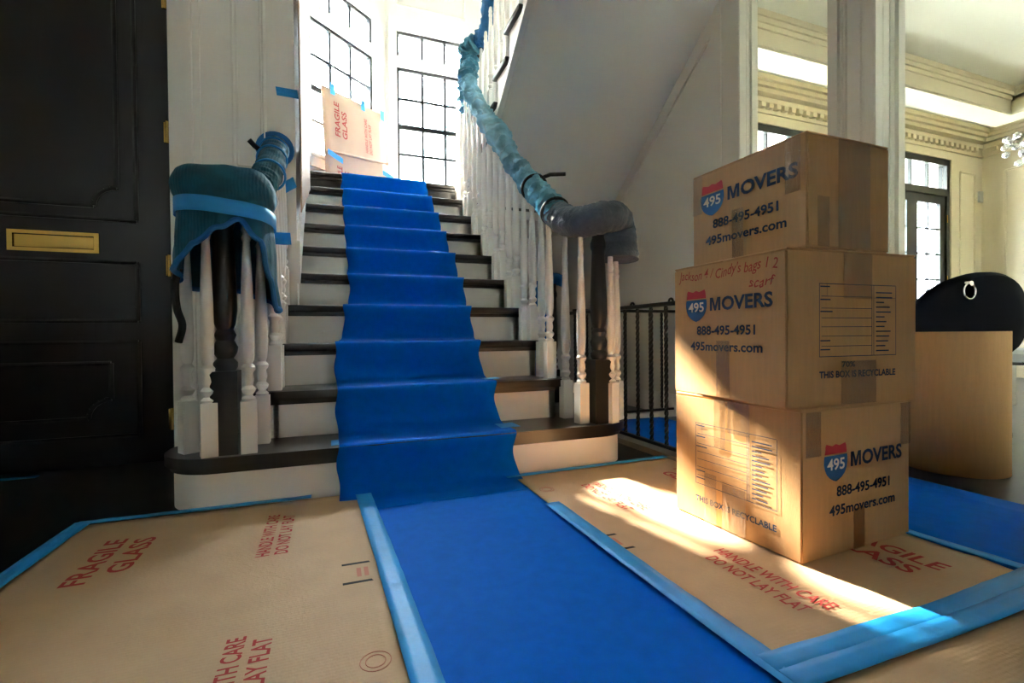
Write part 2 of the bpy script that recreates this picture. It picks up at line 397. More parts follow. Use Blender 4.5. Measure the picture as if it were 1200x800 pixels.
# closed sides of the flight
def flightside(x0, x1, y1, nm):
    pts = [(0.28, 0.0), (0.28, 0.157)]
    for i in range(2, 11):
        y = (i-1)*RUN_+0.03
        if y > y1: break
        pts += [(y, (i-1)*RISE-0.03), (y, i*RISE-0.037)]
    pts += [(y1, pts[-1][1]), (y1, 0.0)]
    bm = bmesh.new(); prism(bm, pts, 0, x0, x1); return fin(bm, nm, WHITE, st)
flightside(0.81, 0.845, 2.24, 'stringer'); flightside(-0.45, -0.43, FY+0.001, 'stringer')
bm = bmesh.new()
prism(bm, [(FY, 0.9), (2.24, 1.96), (2.24, 2.2), (FY, 1.13)], 0, XL, XL+0.015)
fin(bm, 'skirt_board', WHITE, st)
lan = struct(boxes('floor_landing', [((XL, 2.27, 1.78), (0.95, BY, 1.95)), ((0.95, 1.98, 1.78), (WX, BY, 1.95)), ((0.877, 1.97, 1.70), (0.95, 2.27, 1.95))], BLACKW), 'black stair landing under the bay windows', 'floor')
struct(box('ceiling_under_landing', (XL, 2.27, 1.70), (WX, BY, 1.78), SOFF), 'plaster underside of the landing', 'ceiling')

# ------------------------------------------------------------------ upper flight
uf = empty('stair_flight', (0, 0, 0), 0, 'upper stair flight rising over the hall with grey plaster underside', 'staircase')
RU = 0.255
def nose(k): return 1.472-RU*(k-3)
def uz(y): return 2.535+(1.472-y)*(RISE/RU)
for k in range(1, 10):
    y = nose(k); z = 1.95+RISE*k
    box('tread', (0.923, y-RU-0.04, z-0.038), (WX, y, z), BLACKW, uf, bev=0.01)
    box('riser', (0.955, y-0.05, z-RISE), (WX, y-0.03, z-0.037), WHITE, uf)
pts = [(nose(1)-0.03, 1.70)]
for k in range(1, 10):
    y = nose(k)-0.03; pts += [(y, 1.95+RISE*(k-1)), (y, 1.95+RISE*k-0.037)]
pts += [(nose(10), pts[-1][1]), (nose(10), uz(nose(10))-0.44)]
bm = bmesh.new(); prism(bm, pts, 0, 0.955, 0.99); fin(bm, 'stringer', WHITE, uf)
ya, yb = nose(1)-0.03, nose(10)
def slopebar(x0, x1, d0, d1, nm, mt, par):
    bm = bmesh.new(); prism(bm, [(ya, uz(ya)-d0), (yb, uz(yb)-d0), (yb, uz(yb)-d1), (ya, uz(ya)-d1)], 0, x0, x1); return fin(bm, nm, mt, par)
slopebar(0.93, 0.957, 0.33, 0.44, 'stringer_band', WHITE, uf)
slopebar(0.915, 0.935, 0.40, 0.445, 'stringer_bead', WHITE, uf)
slopebar(0.957, WX, 0.42, 0.452, 'soffit', SOFF, uf)
# sloped panel trim on the wall below the soffit
bm = bmesh.new()
def wl(y): return uz(y)-0.45
prism(bm, [(1.72, wl(1.72)-0.02), (0.44, wl(0.44)-0.0), (0.44, wl(0.44)-0.13), (1.72, wl(1.72)-0.13)], 0, WX-0.016, WX)
prism(bm, [(0.62, 0.2), (0.62, wl(0.62)-0.1), (0.42, wl(0.42)-0.05), (0.42, 0.2)], 0, WX-0.015, WX)
struct(fin(bm, 'trim_4', CREAM), 'sloped panel trim on the wall beneath the upper flight', 'trim')
struct(box('baseboard_right', (WX-0.018, 0.42, 0), (WX, BY, 0.16), WHITE), None, 'baseboard')

# ------------------------------------------------------------------ balustrades
def baluster(bm, x, y, z0, z1, rot=0.0):
    H = z1-z0; b = 0.026; hb = 0.19
    mtx = Matrix.Translation((x, y, 0)) @ Matrix.Rotation(rot, 4, 'Z')
    v = bx(bm, (-b, -b, z0), (b, b, z0+hb)); v2 = []
    for q in v: q.co = mtx @ q.co
    rel = [(0.020, hb), (0.024, hb+0.008), (0.013, hb+0.02), (0.022, hb+0.034), (0.024, hb+0.042), (0.014, hb+0.055), (0.019, hb+0.075), (0.015, hb+0.10), (0.023, hb+0.113), (0.024, hb+0.122), (0.014, hb+0.135), (0.019, hb+0.148), (0.0215, hb+0.18), (0.0225, hb+0.22)]
    top = H
    rel += [(0.021, hb+0.22+(top-hb-0.22)*0.25), (0.017, hb+0.22+(top-hb-0.22)*0.5), (0.0125, hb+0.22+(top-hb-0.22)*0.72), (0.0165, hb+0.22+(top-hb-0.22)*0.75), (0.0115, hb+0.22+(top-hb-0.22)*0.78), (0.016, hb+0.22+(top-hb-0.22)*0.81), (0.0125, hb+0.22+(top-hb-0.22)*0.84), (0.012, top)]
    lathe(bm, [(r, z0+z) for r, z in rel], 14, (x, y))
def newel(bm, x, y, z0, z1):
    v = bx(bm, (x-0.043, y-0.043, z0), (x+0.043, y+0.043, z0+0.30))
    H = z1-z0
    lathe(bm, [(r*0.9, z0+z) for r, z in [(0.036, 0.30), (0.044, 0.315), (0.044, 0.33), (0.03, 0.345), (0.042, 0.365), (0.046, 0.385), (0.032, 0.41), (0.04, 0.43), (0.03, 0.45), (0.038, 0.47), (0.045, 0.52), (0.043, 0.60), (0.034, H*0.88), (0.041, H*0.9), (0.041, H*0.92), (0.032, H*0.95), (0.036, H)]], 20, (x, y))

rail_pts = [(-0.05, 1.13), (0.197, 1.19), (0.395, 1.335), (0.626, 1.51), (1.053, 1.866), (1.619, 2.395), (1.95, 2.72)]
def railz(y):
    for (a, za), (b, zb) in zip(rail_pts, rail_pts[1:]):
        if y <= b: return za+(zb-za)*(y-a)/(b-a)
    return rail_pts[-1][1]
rr_ = empty('stair_railing', (0.97, 0.06, 0.195), 0, 'stair railing on the open side of the lower flight, black turned newel and white balusters', 'railing')
def loc_fin(bm, nm, mt, par):
    o = fin(bm, nm, mt, None, smooth=True); o.parent = par; o.matrix_parent_inverse = Matrix.Translation(-Vector(par.location)); return o
bm = bmesh.new(); newel(bm, 0.974, 0.06, 0.195, 1.12); n_ = loc_fin(bm, 'newel_post', BLACKW, rr_); n_['label'] = 'black turned newel post'
for x, y, rt in ((0.888, 0.075, 0.1), (0.89, 0.24, 0), (1.022, 0.03, 0.35), (1.098, 0.10, 0.6)):
    bm = bmesh.new(); baluster(bm, x, y, 0.195, 1.10 if x < 0.95 else 1.0, rt); loc_fin(bm, 'baluster', WHITE, rr_)
for i in range(2, 10):
    for dy in (0.055, 0.18):
        y = (i-1)*RUN_+dy
        if i == 2 and dy < 0.1: y += 0.03
        bm = bmesh.new(); baluster(bm, 0.845, y, i*RISE, railz(y)-0.03); loc_fin(bm, 'baluster', WHITE, rr_)
bm = bmesh.new(); tube(bm, catmull([(0.965, 0.06, 1.12), (0.90, 0.03, 1.125), (0.855, 0.10, 1.14)] + [(0.85, a, b) for a, b in rail_pts[1:]], 60), 0.026, 10); loc_fin(bm, 'handrail', BLACKW, rr_)
bm = bmesh.new(); newel(bm, 0.916, 2.031, 1.95, 2.98); loc_fin(bm, 'newel_post', BLACKW, rr_)

lr_ = empty('stair_railing', (-0.575, 0.06, 0.195), 0, 'short stair railing beside the black door, running from newel to wall', 'railing')
bm = bmesh.new(); newel(bm, -0.583, 0.06, 0.195, 1.12); n_ = loc_fin(bm, 'newel_post', BLACKW, lr_); n_['label'] = 'black turned newel post'
for x, y, rt in ((-0.717, 0.125, 0.6), (-0.634, 0.03, 0.3), (-0.508, 0.04, 0.1), (-0.482, 0.20, 0)):
    bm = bmesh.new(); baluster(bm, x, y, 0.195, 1.10, rt); loc_fin(bm, 'baluster', WHITE, lr_)
for i, y in ((2, 0.33), (2, 0.45), (3, 0.57), (3, 0.70), (4, 0.82)):
    bm = bmesh.new(); baluster(bm, -0.448, y, i*RISE, 1.12+(y-0.05)*0.60); loc_fin(bm, 'baluster', WHITE, lr_)
bm = bmesh.new(); tube(bm, catmull([(-0.575, 0.06, 1.12), (-0.50, 0.06, 1.14), (-0.46, 0.2, 1.22), (-0.46, 0.45, 1.39), (-0.475, 0.86, 1.61)], 40), 0.026, 10); loc_fin(bm, 'handrail', BLACKW, lr_)
bm = bmesh.new(); tube(bm, [Vector((-0.482, FY-0.012, 1.60)), Vector((-0.482, FY+0.001, 1.60))], 0.092, 28); r_ = loc_fin(bm, 'rosette', BIND, lr_); r_['label'] = 'round wall rosette covered in blue'

ur_ = empty('stair_railing', (1.0, 1.97, 2.0), 0, 'railing on the upper flight with white balusters over the stringer', 'railing')
for k in range(1, 8):
    for dy in (0.06, 0.185):
        y = nose(k)-dy; z = 1.95+RISE*k
        bm = bmesh.new(); baluster(bm, 0.985, y, z, uz(y)+0.86); loc_fin(bm, 'baluster', WHITE, ur_)
bm = bmesh.new(); tube(bm, catmull([(0.93, 2.02, 2.97), (0.985, 1.95, 3.0), (0.985, 1.7, uz(1.7)+0.87), (0.985, 1.0, uz(1.0)+0.87), (0.985, 0.2, uz(0.2)+0.87)], 40), 0.026, 10); loc_fin(bm, 'handrail', BLACKW, ur_)

# ------------------------------------------------------------------ moving blankets
def fbm(p, s): return noise.fractal(Vector(p)*s, 1.0, 2.0, 3)
def wrap(name, pts, r0, mt, parent, n=170, seed=0.0, wr=0.012, sag=None, rings=60, flat=1.0):
    path = catmull(pts, n)
    def rad(s, th):
        p = path[min(n, int(s*n))]
        d = Vector((math.cos(th), math.sin(th), s*6+seed))
        ph = s*rings*0.9+0.5*math.sin(th*1.0+s*9+seed)+0.9*noise.noise(Vector((d.x*0.8, d.y*0.8, s*14+seed)))
        w = wr*0.9*fbm((d.x*0.9, d.y*0.9, s*22+seed), 1.0)+wr*0.9*(1-2*abs(math.sin(ph))**0.6)*(0.45+0.55*noise.noise(Vector((d.x, d.y, s*9+seed*3))))+wr*0.35*noise.noise(Vector((d.x*3, d.y*3, s*60)))
        r = r0+w
        if sag: r += sag(s, th)
        return max(0.012, r)
    bm = bmesh.new(); tube(bm, path, rad, 36)
    return fin(bm, name, mt, parent, smooth=True)

bl = empty('moving_blanket', (0.86, 0.9, 1.0), 0, 'pale blue quilted blanket twisted around the long stair handrail', 'blanket')
def world_child(o, par):
    o.parent = par; o.matrix_parent_inverse = Matrix.Translation(-Vector(par.location)); return o
def sagf(s, th):
    # loose bag hanging under the rail part way up
    g = math.exp(-((s-0.52)/0.05)**2); return 0.05*g*max(0, math.cos(th-math.radians(250)))
rp = [(0.855, 0.24, 1.205)]+[(0.85, a, b) for a, b in rail_pts[2:6]]+[(0.865, 1.85, 2.62), (0.88, 1.97, 2.74)]
world_child(wrap('wrapped_cloth', rp, 0.062, LBLUE, None, 340, 3.1, 0.027, sagf, 110), bl)
world_child(wrap('wrapped_cloth', [(0.90, 1.97, 2.50), (0.885, 1.99, 2.66), (0.89, 2.0, 2.80), (0.92, 2.02, 2.93), (0.90, 2.03, 3.02), (0.945, 1.93, 3.05)], 0.078, mat('blue_quilted_fabric', (0.05, 0.20, 0.29), 0.85, vary=0.3, vscale=14, bump=0.7, bscale=45, sheen=0.2), None, 120, 9.0, 0.026, None, 26), bl)
ub = empty('moving_blanket', (0.98, 1.5, 3.2), 0, 'deep blue cloth hanging along the upper flight handrail', 'blanket')
world_child(wrap('wrapped_cloth', [(0.93, 1.99, 3.03), (0.985, 1.85, uz(1.85)+0.84), (0.985, 1.6, uz(1.6)+0.86), (0.985, 1.2, uz(1.2)+0.86), (0.985, 0.6, uz(0.6)+0.86)], 0.05, mat('deep_blue_fabric', (0.006, 0.10, 0.24), 0.85, vary=0.3, vscale=14, bump=0.6, bscale=50), None, 120, 5.0, 0.02, lambda s, th: 0.05*max(0, math.cos(th-math.radians(250)))*(0.5+0.5*math.sin(s*37)), 24), ub)
gb = empty('moving_blanket', (0.97, 0.05, 1.1), 0, 'grey knit blanket folded over the end of the long stair handrail', 'blanket')
gp = [(0.862, 0.30, 1.245), (0.868, 0.20, 1.185), (0.885, 0.085, 1.147), (0.935, 0.02, 1.15), (1.00, 0.0, 1.165), (1.055, 0.03, 1.165), (1.088, 0.055, 1.13), (1.094, 0.06, 1.06), (1.088, 0.055, 0.975)]
def gsag(s, th):
    f = max(0, (s-0.72)/0.28); return 0.020*f
world_child(wrap('folded_cloth', gp, 0.074, GREYB, None, 140, 1.3, 0.006, gsag, 26), gb)
bm = bmesh.new()
tube(bm, [Vector((0.848, 0.545, 1.43)), Vector((0.90, 0.555, 1.50)), Vector((0.93, 0.49, 1.505)), Vector((1.0, 0.44, 1.50))], 0.011, 8); world_child(fin(bm, 'tie_strap', STRAP, None, smooth=True), bl)
def ring(bm, c, ax, R, r, n=26):
    ax = Vector(ax).normalized(); u = ax.orthogonal().normalized(); v = ax.cross(u)
    P = [Vector(c)+(u*math.cos(2*math.pi*k/n)+v*math.sin(2*math.pi*k/n))*R for k in range(n+1)]
    tube(bm, P, r, 8, cap=False)
bm = bmesh.new(); ring(bm, (0.85, 0.53, 1.437), (0, 0.79, 0.61), 0.071, 0.008); world_child(fin(bm, 'tie_strap', STRAP, None, smooth=True), bl)
bm = bmesh.new(); ring(bm, (0.857, 0.285, 1.245), (0, 0.79, 0.61), 0.072, 0.008); world_child(fin(bm, 'tie_strap', STRAP, None, smooth=True), gb)

# teal blanket tented over the newel beside the door
tb = empty('moving_blanket', (-0.573, 0.07, 1.0), 0, 'teal quilted blanket tented over the newel beside the black door', 'blanket')
HEM = [(-180, 0.835), (-150, 0.855), (-115, 0.93), (-90, 0.985), (-66, 1.02), (-45, 0.955), (-25, 0.83), (-5, 0.725), (15, 0.715), (45, 0.76), (90, 0.80), (140, 0.80), (180, 0.835)]
def hem(a):
    a = (a+180) % 360-180
    for (p, zp), (q, zq) in zip(HEM, HEM[1:]):
        if a <= q:
            t = (a-p)/(q-p); t = t*t*(3-2*t); return zp+(zq-zp)*t
    return HEM[-1][1]
CX, CY = -0.573, 0.07
def skirt_pt(ad, t):
    a = math.radians(ad); ca, sa = math.cos(a), math.sin(a)
    R = 0.152/((abs(ca)**2.6+abs(sa)**2.6)**(1/2.6)); R *= (1.0 if abs(ca) > 0 else 1)
    if t < 0.22:
        q = t/0.22; r = R*q*0.93; z = 1.196-0.006*q*q+0.008*noise.noise(Vector((ca*q*2, sa*q*2, 1.7)))+0.012*max(0, ca)*q
    elif t < 0.42:
        q = (t-0.22)/0.20; r = R*(0.93+0.13*math.sin(q*math.pi)); z = 1.19-0.015*math.sin(q*math.pi/2)-0.085*q
    else:
        q = (t-0.42)/0.58; z0 = 1.09; z = z0+(hem(ad)-z0)*q
        r = R*(0.93+0.05*math.sin(min(1, q*4)*math.pi)*0-0.0*q + 0.12*(z0-z)/0.37)
        r += 0.006*q*math.sin(a*7+1.0)+0.003*q*math.sin(a*15)
    r += 0.006*fbm((ca*2, sa*2, z*9), 1.0)
    return Vector((CX+r*ca, CY+r*sa*1.08, z))
NA, NT = 108, 46
bm = bmesh.new(); rows = []
for j in range(NT+1):
    t = 0.02+0.98*j/NT
    rows.append([bm.verts.new(skirt_pt(360*i/NA-180, t)) for i in range(NA)])
for a, b in zip(rows, rows[1:]):
    for i in range(NA): bm.faces.new((a[i], a[(i+1) % NA], b[(i+1) % NA], b[i]))
bm.faces.new(rows[0])
sk = world_child(fin(bm, 'draped_cloth', TEAL, None, smooth=True), tb); solidify(sk, 0.010)
bm = bmesh.new(); P = [skirt_pt(360*i/NA-180, 1.0) for i in range(NA)]+[skirt_pt(-180, 1.0)]
tube(bm, P, 0.0095, 8, cap=False); b_ = world_child(fin(bm, 'binding', BIND, None, smooth=True), tb); b_['label'] = 'bright blue bound edge'
bm = bmesh.new(); rows = []
for q in range(4):
    rw = []
    for i in range(NA):
        p = skirt_pt(360*i/NA-180, 0.455); d = (p-Vector((CX, CY, p.z))).normalized(); ca = math.cos(math.radians(360*i/NA-180))
        rw.append(bm.verts.new(Vector((p.x, p.y, 1.083-0.052*q/3-0.012*ca))+d*0.015))
    rows.append(rw)
for a, b in zip(rows, rows[1:]):
    for i in range(NA): bm.faces.new((a[i], a[(i+1) % NA], b[(i+1) % NA], b[i]))
t_ = world_child(fin(bm, 'tape_band', TAPE, None, smooth=True), tb); solidify(t_, 0.002); t_['label'] = 'wide blue tape wound around the blanket'
world_child(wrap('rolled_cloth', [(-0.505, 0.10, 1.165), (-0.468, 0.2, 1.225), (-0.46, 0.45, 1.385), (-0.468, 0.70, 1.535), (-0.475, 0.85, 1.605)], 0.058, TEAL, None, 140, 2.2, 0.009, None, 40), tb)
for y, zz in ((0.30, 1.292), (0.52, 1.43), (0.72, 1.545)):
    bm = bmesh.new(); ring(bm, (-0.456-0.04*(y-0.3), y, zz), (0, 0.85, 0.53+0.2*math.sin(y*20)), 0.062, 0.005); world_child(fin(bm, 'tape_band', TAPE, None, smooth=True), tb)
bm = bmesh.new(); tube(bm, catmull([(-0.72, 0.05, 0.86), (-0.735, 0.06, 0.80), (-0.728, 0.05, 0.72), (-0.715, 0.06, 0.66), (-0.73, 0.07, 0.60)], 20), 0.012, 8); world_child(fin(bm, 'hanging_strap', STRAP, None, smooth=True), tb)
bm = bmesh.new(); tube(bm, catmull([(-0.50, 0.62, 1.50), (-0.535, 0.60, 1.505), (-0.565, 0.58, 1.53)], 8), 0.012, 8); world_child(fin(bm, 'strap_end', STRAP, None, smooth=True), tb)

# ------------------------------------------------------------------ blue runners
def sheet(name, prof, xl, xr, mt, n=10, wob=0.004, t=0.003):
    """strip swept across x along a (y, z) profile; xl/xr are functions of the profile index fraction"""
    bm = bmesh.new(); rows = []
    N = len(prof)
    for k, (y, z) in enumerate(prof):
        s = k/(N-1); a, b = xl(y, z), xr(y, z)
        rows.append([bm.verts.new((a+(b-a)*i/n, y+wob*noise.noise(Vector((i*0.7, k*0.3, 1)))*0.6, z+wob*abs(noise.noise(Vector((i*0.6, k*0.25, 5)))))) for i in range(n+1)])
    for a, b in zip(rows, rows[1:]):
        for i in range(n): bm.faces.new((a[i], b[i], b[i+1], a[i+1]))
    o = fin(bm, name, mt, None, smooth=True); solidify(o, t, 0.0); return o
def smooth_prof(P, per=9):
    out = catmull([(0, a, b) for a, b in P], per*(len(P)-1)); return [(p.y, p.z) for p in out]
P = [(3.0, 1.956), (2.6, 1.956), (2.27, 1.957)]
for i in range(10, 0, -1):
    y = (i-1)*RUN_; z = i*RISE
    lowz = z-RISE
    sl = 0.02 if i > 4 else 0.045
    P += [(y+0.03, z+0.006), (y-0.006, z+0.002), (y-0.014, z-0.025), (y-0.008, z-0.07), (y+0.006-sl*0.3, lowz+0.065), (y-0.01-sl*0.5, lowz+0.022), (y-0.05-sl, lowz+0.007), (y-0.13, lowz+0.006)]
P = P[:-1]
P += [(-0.14, 0.007), (-0.20, 0.006)]
def rx(y): return -0.205 if y < 0.6 else (-0.205+0.085*min(1, (y-0.6)/0.25))
def rxr(y): return 0.515 if y < 0.5 else 0.515+0.065*min(1, (y-0.5)/0.6)
rn = sheet('floor_runner', smooth_prof(P, 4), lambda y, z: rx(y)+0.006*math.sin(z*37), lambda y, z: rxr(y)+0.010*math.sin(z*31+1), RUN, 10, 0.003)
tag(rn, 'glossy blue protective runner draped down the stair treads', 'runner')
fr = sheet('floor_runner', [(-0.02-0.075*k, 0.0052) for k in range(50)], lambda y, z: -0.145-0.02*y, lambda y, z: 0.512-0.004*y, RUN, 14, 0.004)
tag(fr, 'wide blue protective runner lying flat on the floor before the stairs', 'runner')
hr = sheet('floor_runner', [(1.0-0.1*k, 0.004) for k in range(46)], lambda y, z: 1.385, lambda y, z: 2.03, RUN, 6, 0.003)
tag(hr, 'blue protective runner along the passage behind the iron railing', 'runner')

# ------------------------------------------------------------------ cardboard on the floor
SHEETS = {}
def card_h(par, x, y):
    x0, z, t, crease = SHEETS[par.name]
    h = 0.0025*noise.noise(Vector((x*3.1, y*2.7, z*50)))
    for cy, amp, wd in crease: h += amp*math.exp(-((y-cy-0.03*(x-x0))/wd)**2)
    return z+max(0, h)+t
def settle(o, par, lift=0.0008):
    for v in o.data.vertices: v.co.z = card_h(par, v.co.x, v.co.y)+lift
    return o
def cardsheet(name, x0, x1, y0, y1, z, t, label, crease=()):
    bm = bmesh.new(); nx, ny = 24, 44; rows = []
    for j in range(ny+1):
        y = y0+(y1-y0)*j/ny; rw = []
        for i in range(nx+1):
            x = x0+(x1-x0)*i/nx
            h = 0.0025*noise.noise(Vector((x*3.1, y*2.7, z*50)))
            for cy, amp, wd in crease: h += amp*math.exp(-((y-cy-0.03*(x-x0))/wd)**2)
            rw.append(bm.verts.new((x, y, z+max(0, h)+t)))
        rows.append(rw)
    for a, b in zip(rows, rows[1:]):
        for i in range(nx): bm.faces.new((a[i], a[i+1], b[i+1], b[i]))
    o = fin(bm, name, CARD, None, smooth=True)
    md = o.modifiers.new('thickness', 'SOLIDIFY'); md.thickness = t; md.offset = -1
    SHEETS[o.name] = (x0, z, t, crease)
    return tag(o, label, 'cardboard')
cL = cardsheet('cardboard_sheet', -1.0, -0.105, -2.6, -0.004, 0.0075, 0.004, 'large flattened cardboard sheet between the runner and the dark doorway', [(-0.70, 0.002, 0.012)])
cR = cardsheet('cardboard_sheet', 0.50, 1.372, -1.345, -0.022, 0.0075, 0.004, 'flattened cardboard sheet under the stacked boxes, in a streak of sun', [(-0.69, 0.0018, 0.01), (-1.22, 0.004, 0.016), (-1.255, 0.003, 0.01)])
cF = cardsheet('cardboard_sheet', 0.50, 1.40, -2.7, -1.352, 0.0075, 0.004, 'cardboard sheet beyond the doubled crosswise blue tape', [])
ZT = 0.0166
def ftext(par, s, x0, y0, x1, y1, up, mt, bold=0.02, lift=0.0):
    """floor print: baseline from (x0,y0) to (x1,y1); up = full letter height vector sign along x"""
    X = Vector((x1-x0, y1-y0, 0)); Yv = Vector((-X.y, X.x, 0)).normalized()*up
    return settle(text('printed_lettering', s, (x0, y0, ZT), X, Yv, mt, par, bold), par, 0.0028 if par is cR else 0.0013)
ftext(cL, 'FRAGILE', -0.80, -0.475, -0.80, -0.185, 0.055, REDI)
ftext(cL, 'GLASS', -0.725, -0.43, -0.725, -0.20, 0.055, REDI)
ftext(cL, 'HANDLE WITH CARE', -0.392, -0.475, -0.392, -0.145, 0.036, REDI)
ftext(cL, 'DO NOT LAY FLAT', -0.345, -0.475, -0.345, -0.165, 0.036, REDI)
ftext(cL, 'HANDLE WITH CARE', -0.392, -1.17, -0.392, -0.855, 0.036, REDI)
ftext(cL, 'DO NOT LAY FLAT', -0.343, -1.17, -0.343, -0.875, 0.036, REDI)
ftext(cL, 'FRAGILE', -0.80, -1.30, -0.80, -1.01, 0.055, REDI)
ftext(cL, 'GLASS', -0.725, -1.25, -0.725, -1.02, 0.055, REDI)
ftext(cR, 'HANDLE WITH CARE', 0.752, -0.905, 0.765, -1.225, 0.040, REDI)
ftext(cR, 'DO NOT LAY FLAT', 0.700, -0.93, 0.705, -1.21, 0.038, REDI)
ftext(cR, 'HANDLE WITH CARE', 0.755, -0.25, 0.765, -0.57, 0.040, REDI)
ftext(cR, 'DO NOT LAY FLAT', 0.700, -0.25, 0.708, -0.55, 0.038, REDI)
ftext(cR, 'FRAGILE', 1.185, -0.92, 1.185, -1.205, 0.058, REDI)
ftext(cR, 'GLASS', 1.105, -0.945, 1.105, -1.185, 0.058, REDI)
ftext(cR, 'FRAGILE', 1.19, -0.20, 1.19, -0.49, 0.058, REDI)
ftext(cR, 'GLASS', 1.10, -0.23, 1.10, -0.46, 0.058, REDI)
def slot(par, x0, y, x1):
    settle(quad_strip('slot', [[(x0, y-0.0055, ZT), (x1, y-0.0055, ZT), (x1-0.004, y+0.0055, ZT), (x0, y+0.0055, ZT)]], BLKI, par), par, 0.0012)
for y in (-0.612, -0.716): slot(cL, -0.207, y, -0.135)
for y in (-0.705, -0.80): slot(cR, 0.50, y, 0.572)
def tiny(par, x, y, mt=REDF):
    q = []
    for k in range(2): q.append([(x+0.018*k, y, ZT), (x+0.018*k+0.011, y, ZT), (x+0.018*k+0.011, y+0.05, ZT), (x+0.018*k, y+0.05, ZT)])
    settle(quad_strip('printed_mark', q, mt, par), par)
tiny(cL, -0.172, -0.69); tiny(cR, 0.522, -0.775)
bm = bmesh.new()
for cx, cy in ((-0.157, -1.03),):
    ring(bm, (cx, cy, 0.0136), (0, 0, 1), 0.028, 0.0008); ring(bm, (cx, cy, 0.0136), (0, 0, 1), 0.018, 0.0008)
fin(bm, 'printed_seal', REDF, cL)
bm = bmesh.new(); ring(bm, (0.555, -0.245, 0.0136), (0, 0, 1), 0.028, 0.0008); ring(bm, (0.555, -0.245, 0.0136), (0, 0, 1), 0.019, 0.0008); fin(bm, 'printed_seal', REDF, cR)

# ------------------------------------------------------------------ painter's tape
def ftape(pts, w, label, mt=TAPE, z=0.0182, group=None):
    """flat strip along a polyline on the floor, slightly crinkled"""
    path = []
    for a, b in zip(pts, pts[1:]):
        a = Vector((*a, z)); b = Vector((*b, z)); n = max(2, int((b-a).length/0.04))
        path += [a+(b-a)*k/n for k in range(n)]
    path.append(Vector((*pts[-1], z)))
    bm = bmesh.new(); rows = []
    for k, p in enumerate(path):
        T = (path[min(k+1, len(path)-1)]-path[max(k-1, 0)]).normalized(); N = Vector((-T.y, T.x, 0))
        rows.append([bm.verts.new(p+N*(w*(q/3-0.5)+0.0015*noise.noise(Vector((k*0.9, q, w*90))))+Vector((0, 0, 0.0022*abs(noise.noise(Vector((k*0.8, q*0.9, 3))))))) for q in range(4)])
    for a, b in zip(rows, rows[1:]):
        for i in range(3): bm.faces.new((a[i], a[i+1], b[i+1], b[i]))
    o = fin(bm, 'painters_tape', mt, None, smooth=True); solidify(o, 0.0012)
    return tag(o, label, 'tape', group)
ftape([(-1.005, -1.9), (-1.0, -0.4), (-0.985, 0.012)], 0.05, 'blue tape along the cardboard edge toward the dark doorway', TAPE)
ftape([(-1.0, 0.004), (-0.30, 0.0)], 0.032, 'blue tape along the foot of the bottom step beside the newel')
ftape([(-0.118, -0.005), (-0.095, -0.6), (-0.055, -1.9)], 0.056, 'blue tape seam joining the floor runner to the large cardboard sheet', TAPE)
ftape([(0.503, -0.40), (0.503, -0.9), (0.517, -1.7)], 0.056, 'blue tape seam joining the floor runner to the sunlit cardboard', TAPE)
ftape([(0.46, -0.045), (1.30, -0.02)], 0.034, 'blue tape along the foot of the bottom step beside the sunlit cardboard')
ftape([(0.50, -1.305), (1.0, -1.315), (1.62, -1.29)], 0.05, 'blue crosswise tape over the cardboard joint, strip next to the boxes', z=0.0186)
ftape([(0.50, -1.352), (1.0, -1.358), (1.62, -1.345)], 0.05, 'blue crosswise tape over the cardboard joint, strip away from the boxes', z=0.0206)
ftape([(1.372, -0.50), (1.378, -1.05), (1.40, -1.30)], 0.034, 'blue tape along the cardboard edge beside the shaded passage runner')
ftape([(-1.75, 0.80), (-1.45, 0.80)], 0.04, 'short strip of blue tape at the foot of the black door', TAPE, z=0.006)
def tab(p, X, Y, label, mt=TAPE):
    p, X, Y = Vector(p), Vector(X), Vector(Y); n = X.cross(Y).normalized()
    bm = bmesh.new(); rows = []
    for j in range(5):
        rows.append([bm.verts.new(p+X*(i/5)+Y*(j/4+0.06*noise.noise(Vector((i, j, p.x*9))))+n*(0.0008+0.003*abs(noise.noise(Vector((i*0.7, j*0.5, p.y*7)))))) for i in range(6)])
    for a, b in zip(rows, rows[1:]):
        for i in range(5): bm.faces.new((a[i], a[i+1], b[i+1], b[i]))
    o = fin(bm, 'painters_tape', mt, None); solidify(o, 0.001); return tag(o, label, 'tape')
tab((-0.228, 0.02, 0.197), (0.06, 0, 0), (0, 0.10, 0), 'small blue tape tab on the bottom tread, on the black door side')
tab((0.475, 0.05, 0.206), (0.09, 0, 0), (0, 0.10, 0), 'small blue tape tab holding the runner on the bottom tread, grey blanket side')
tab((0.475, 0.285, 0.401), (0.08, 0, 0), (0, 0.08, 0), 'small blue tape tab holding the runner on the second tread')
tab((-0.470, FY-0.004, 1.885), (0.105, 0, -0.003), (-0.006, 0, 0.045), 'upper blue tape tab on the white wall corner by the stairs', TAPE)
tab((-0.468, FY-0.004, 1.352), (0.088, 0, 0.062), (-0.018, 0, 0.052), 'lower tilted blue tape tab on the white wall corner by the stairs', TAPE)
tab((-0.425, 0.19, 0.985), (0.058, 0, 0.002), (-0.004, 0, 0.048), 'blue tape tab sticking out beneath the teal blanket')

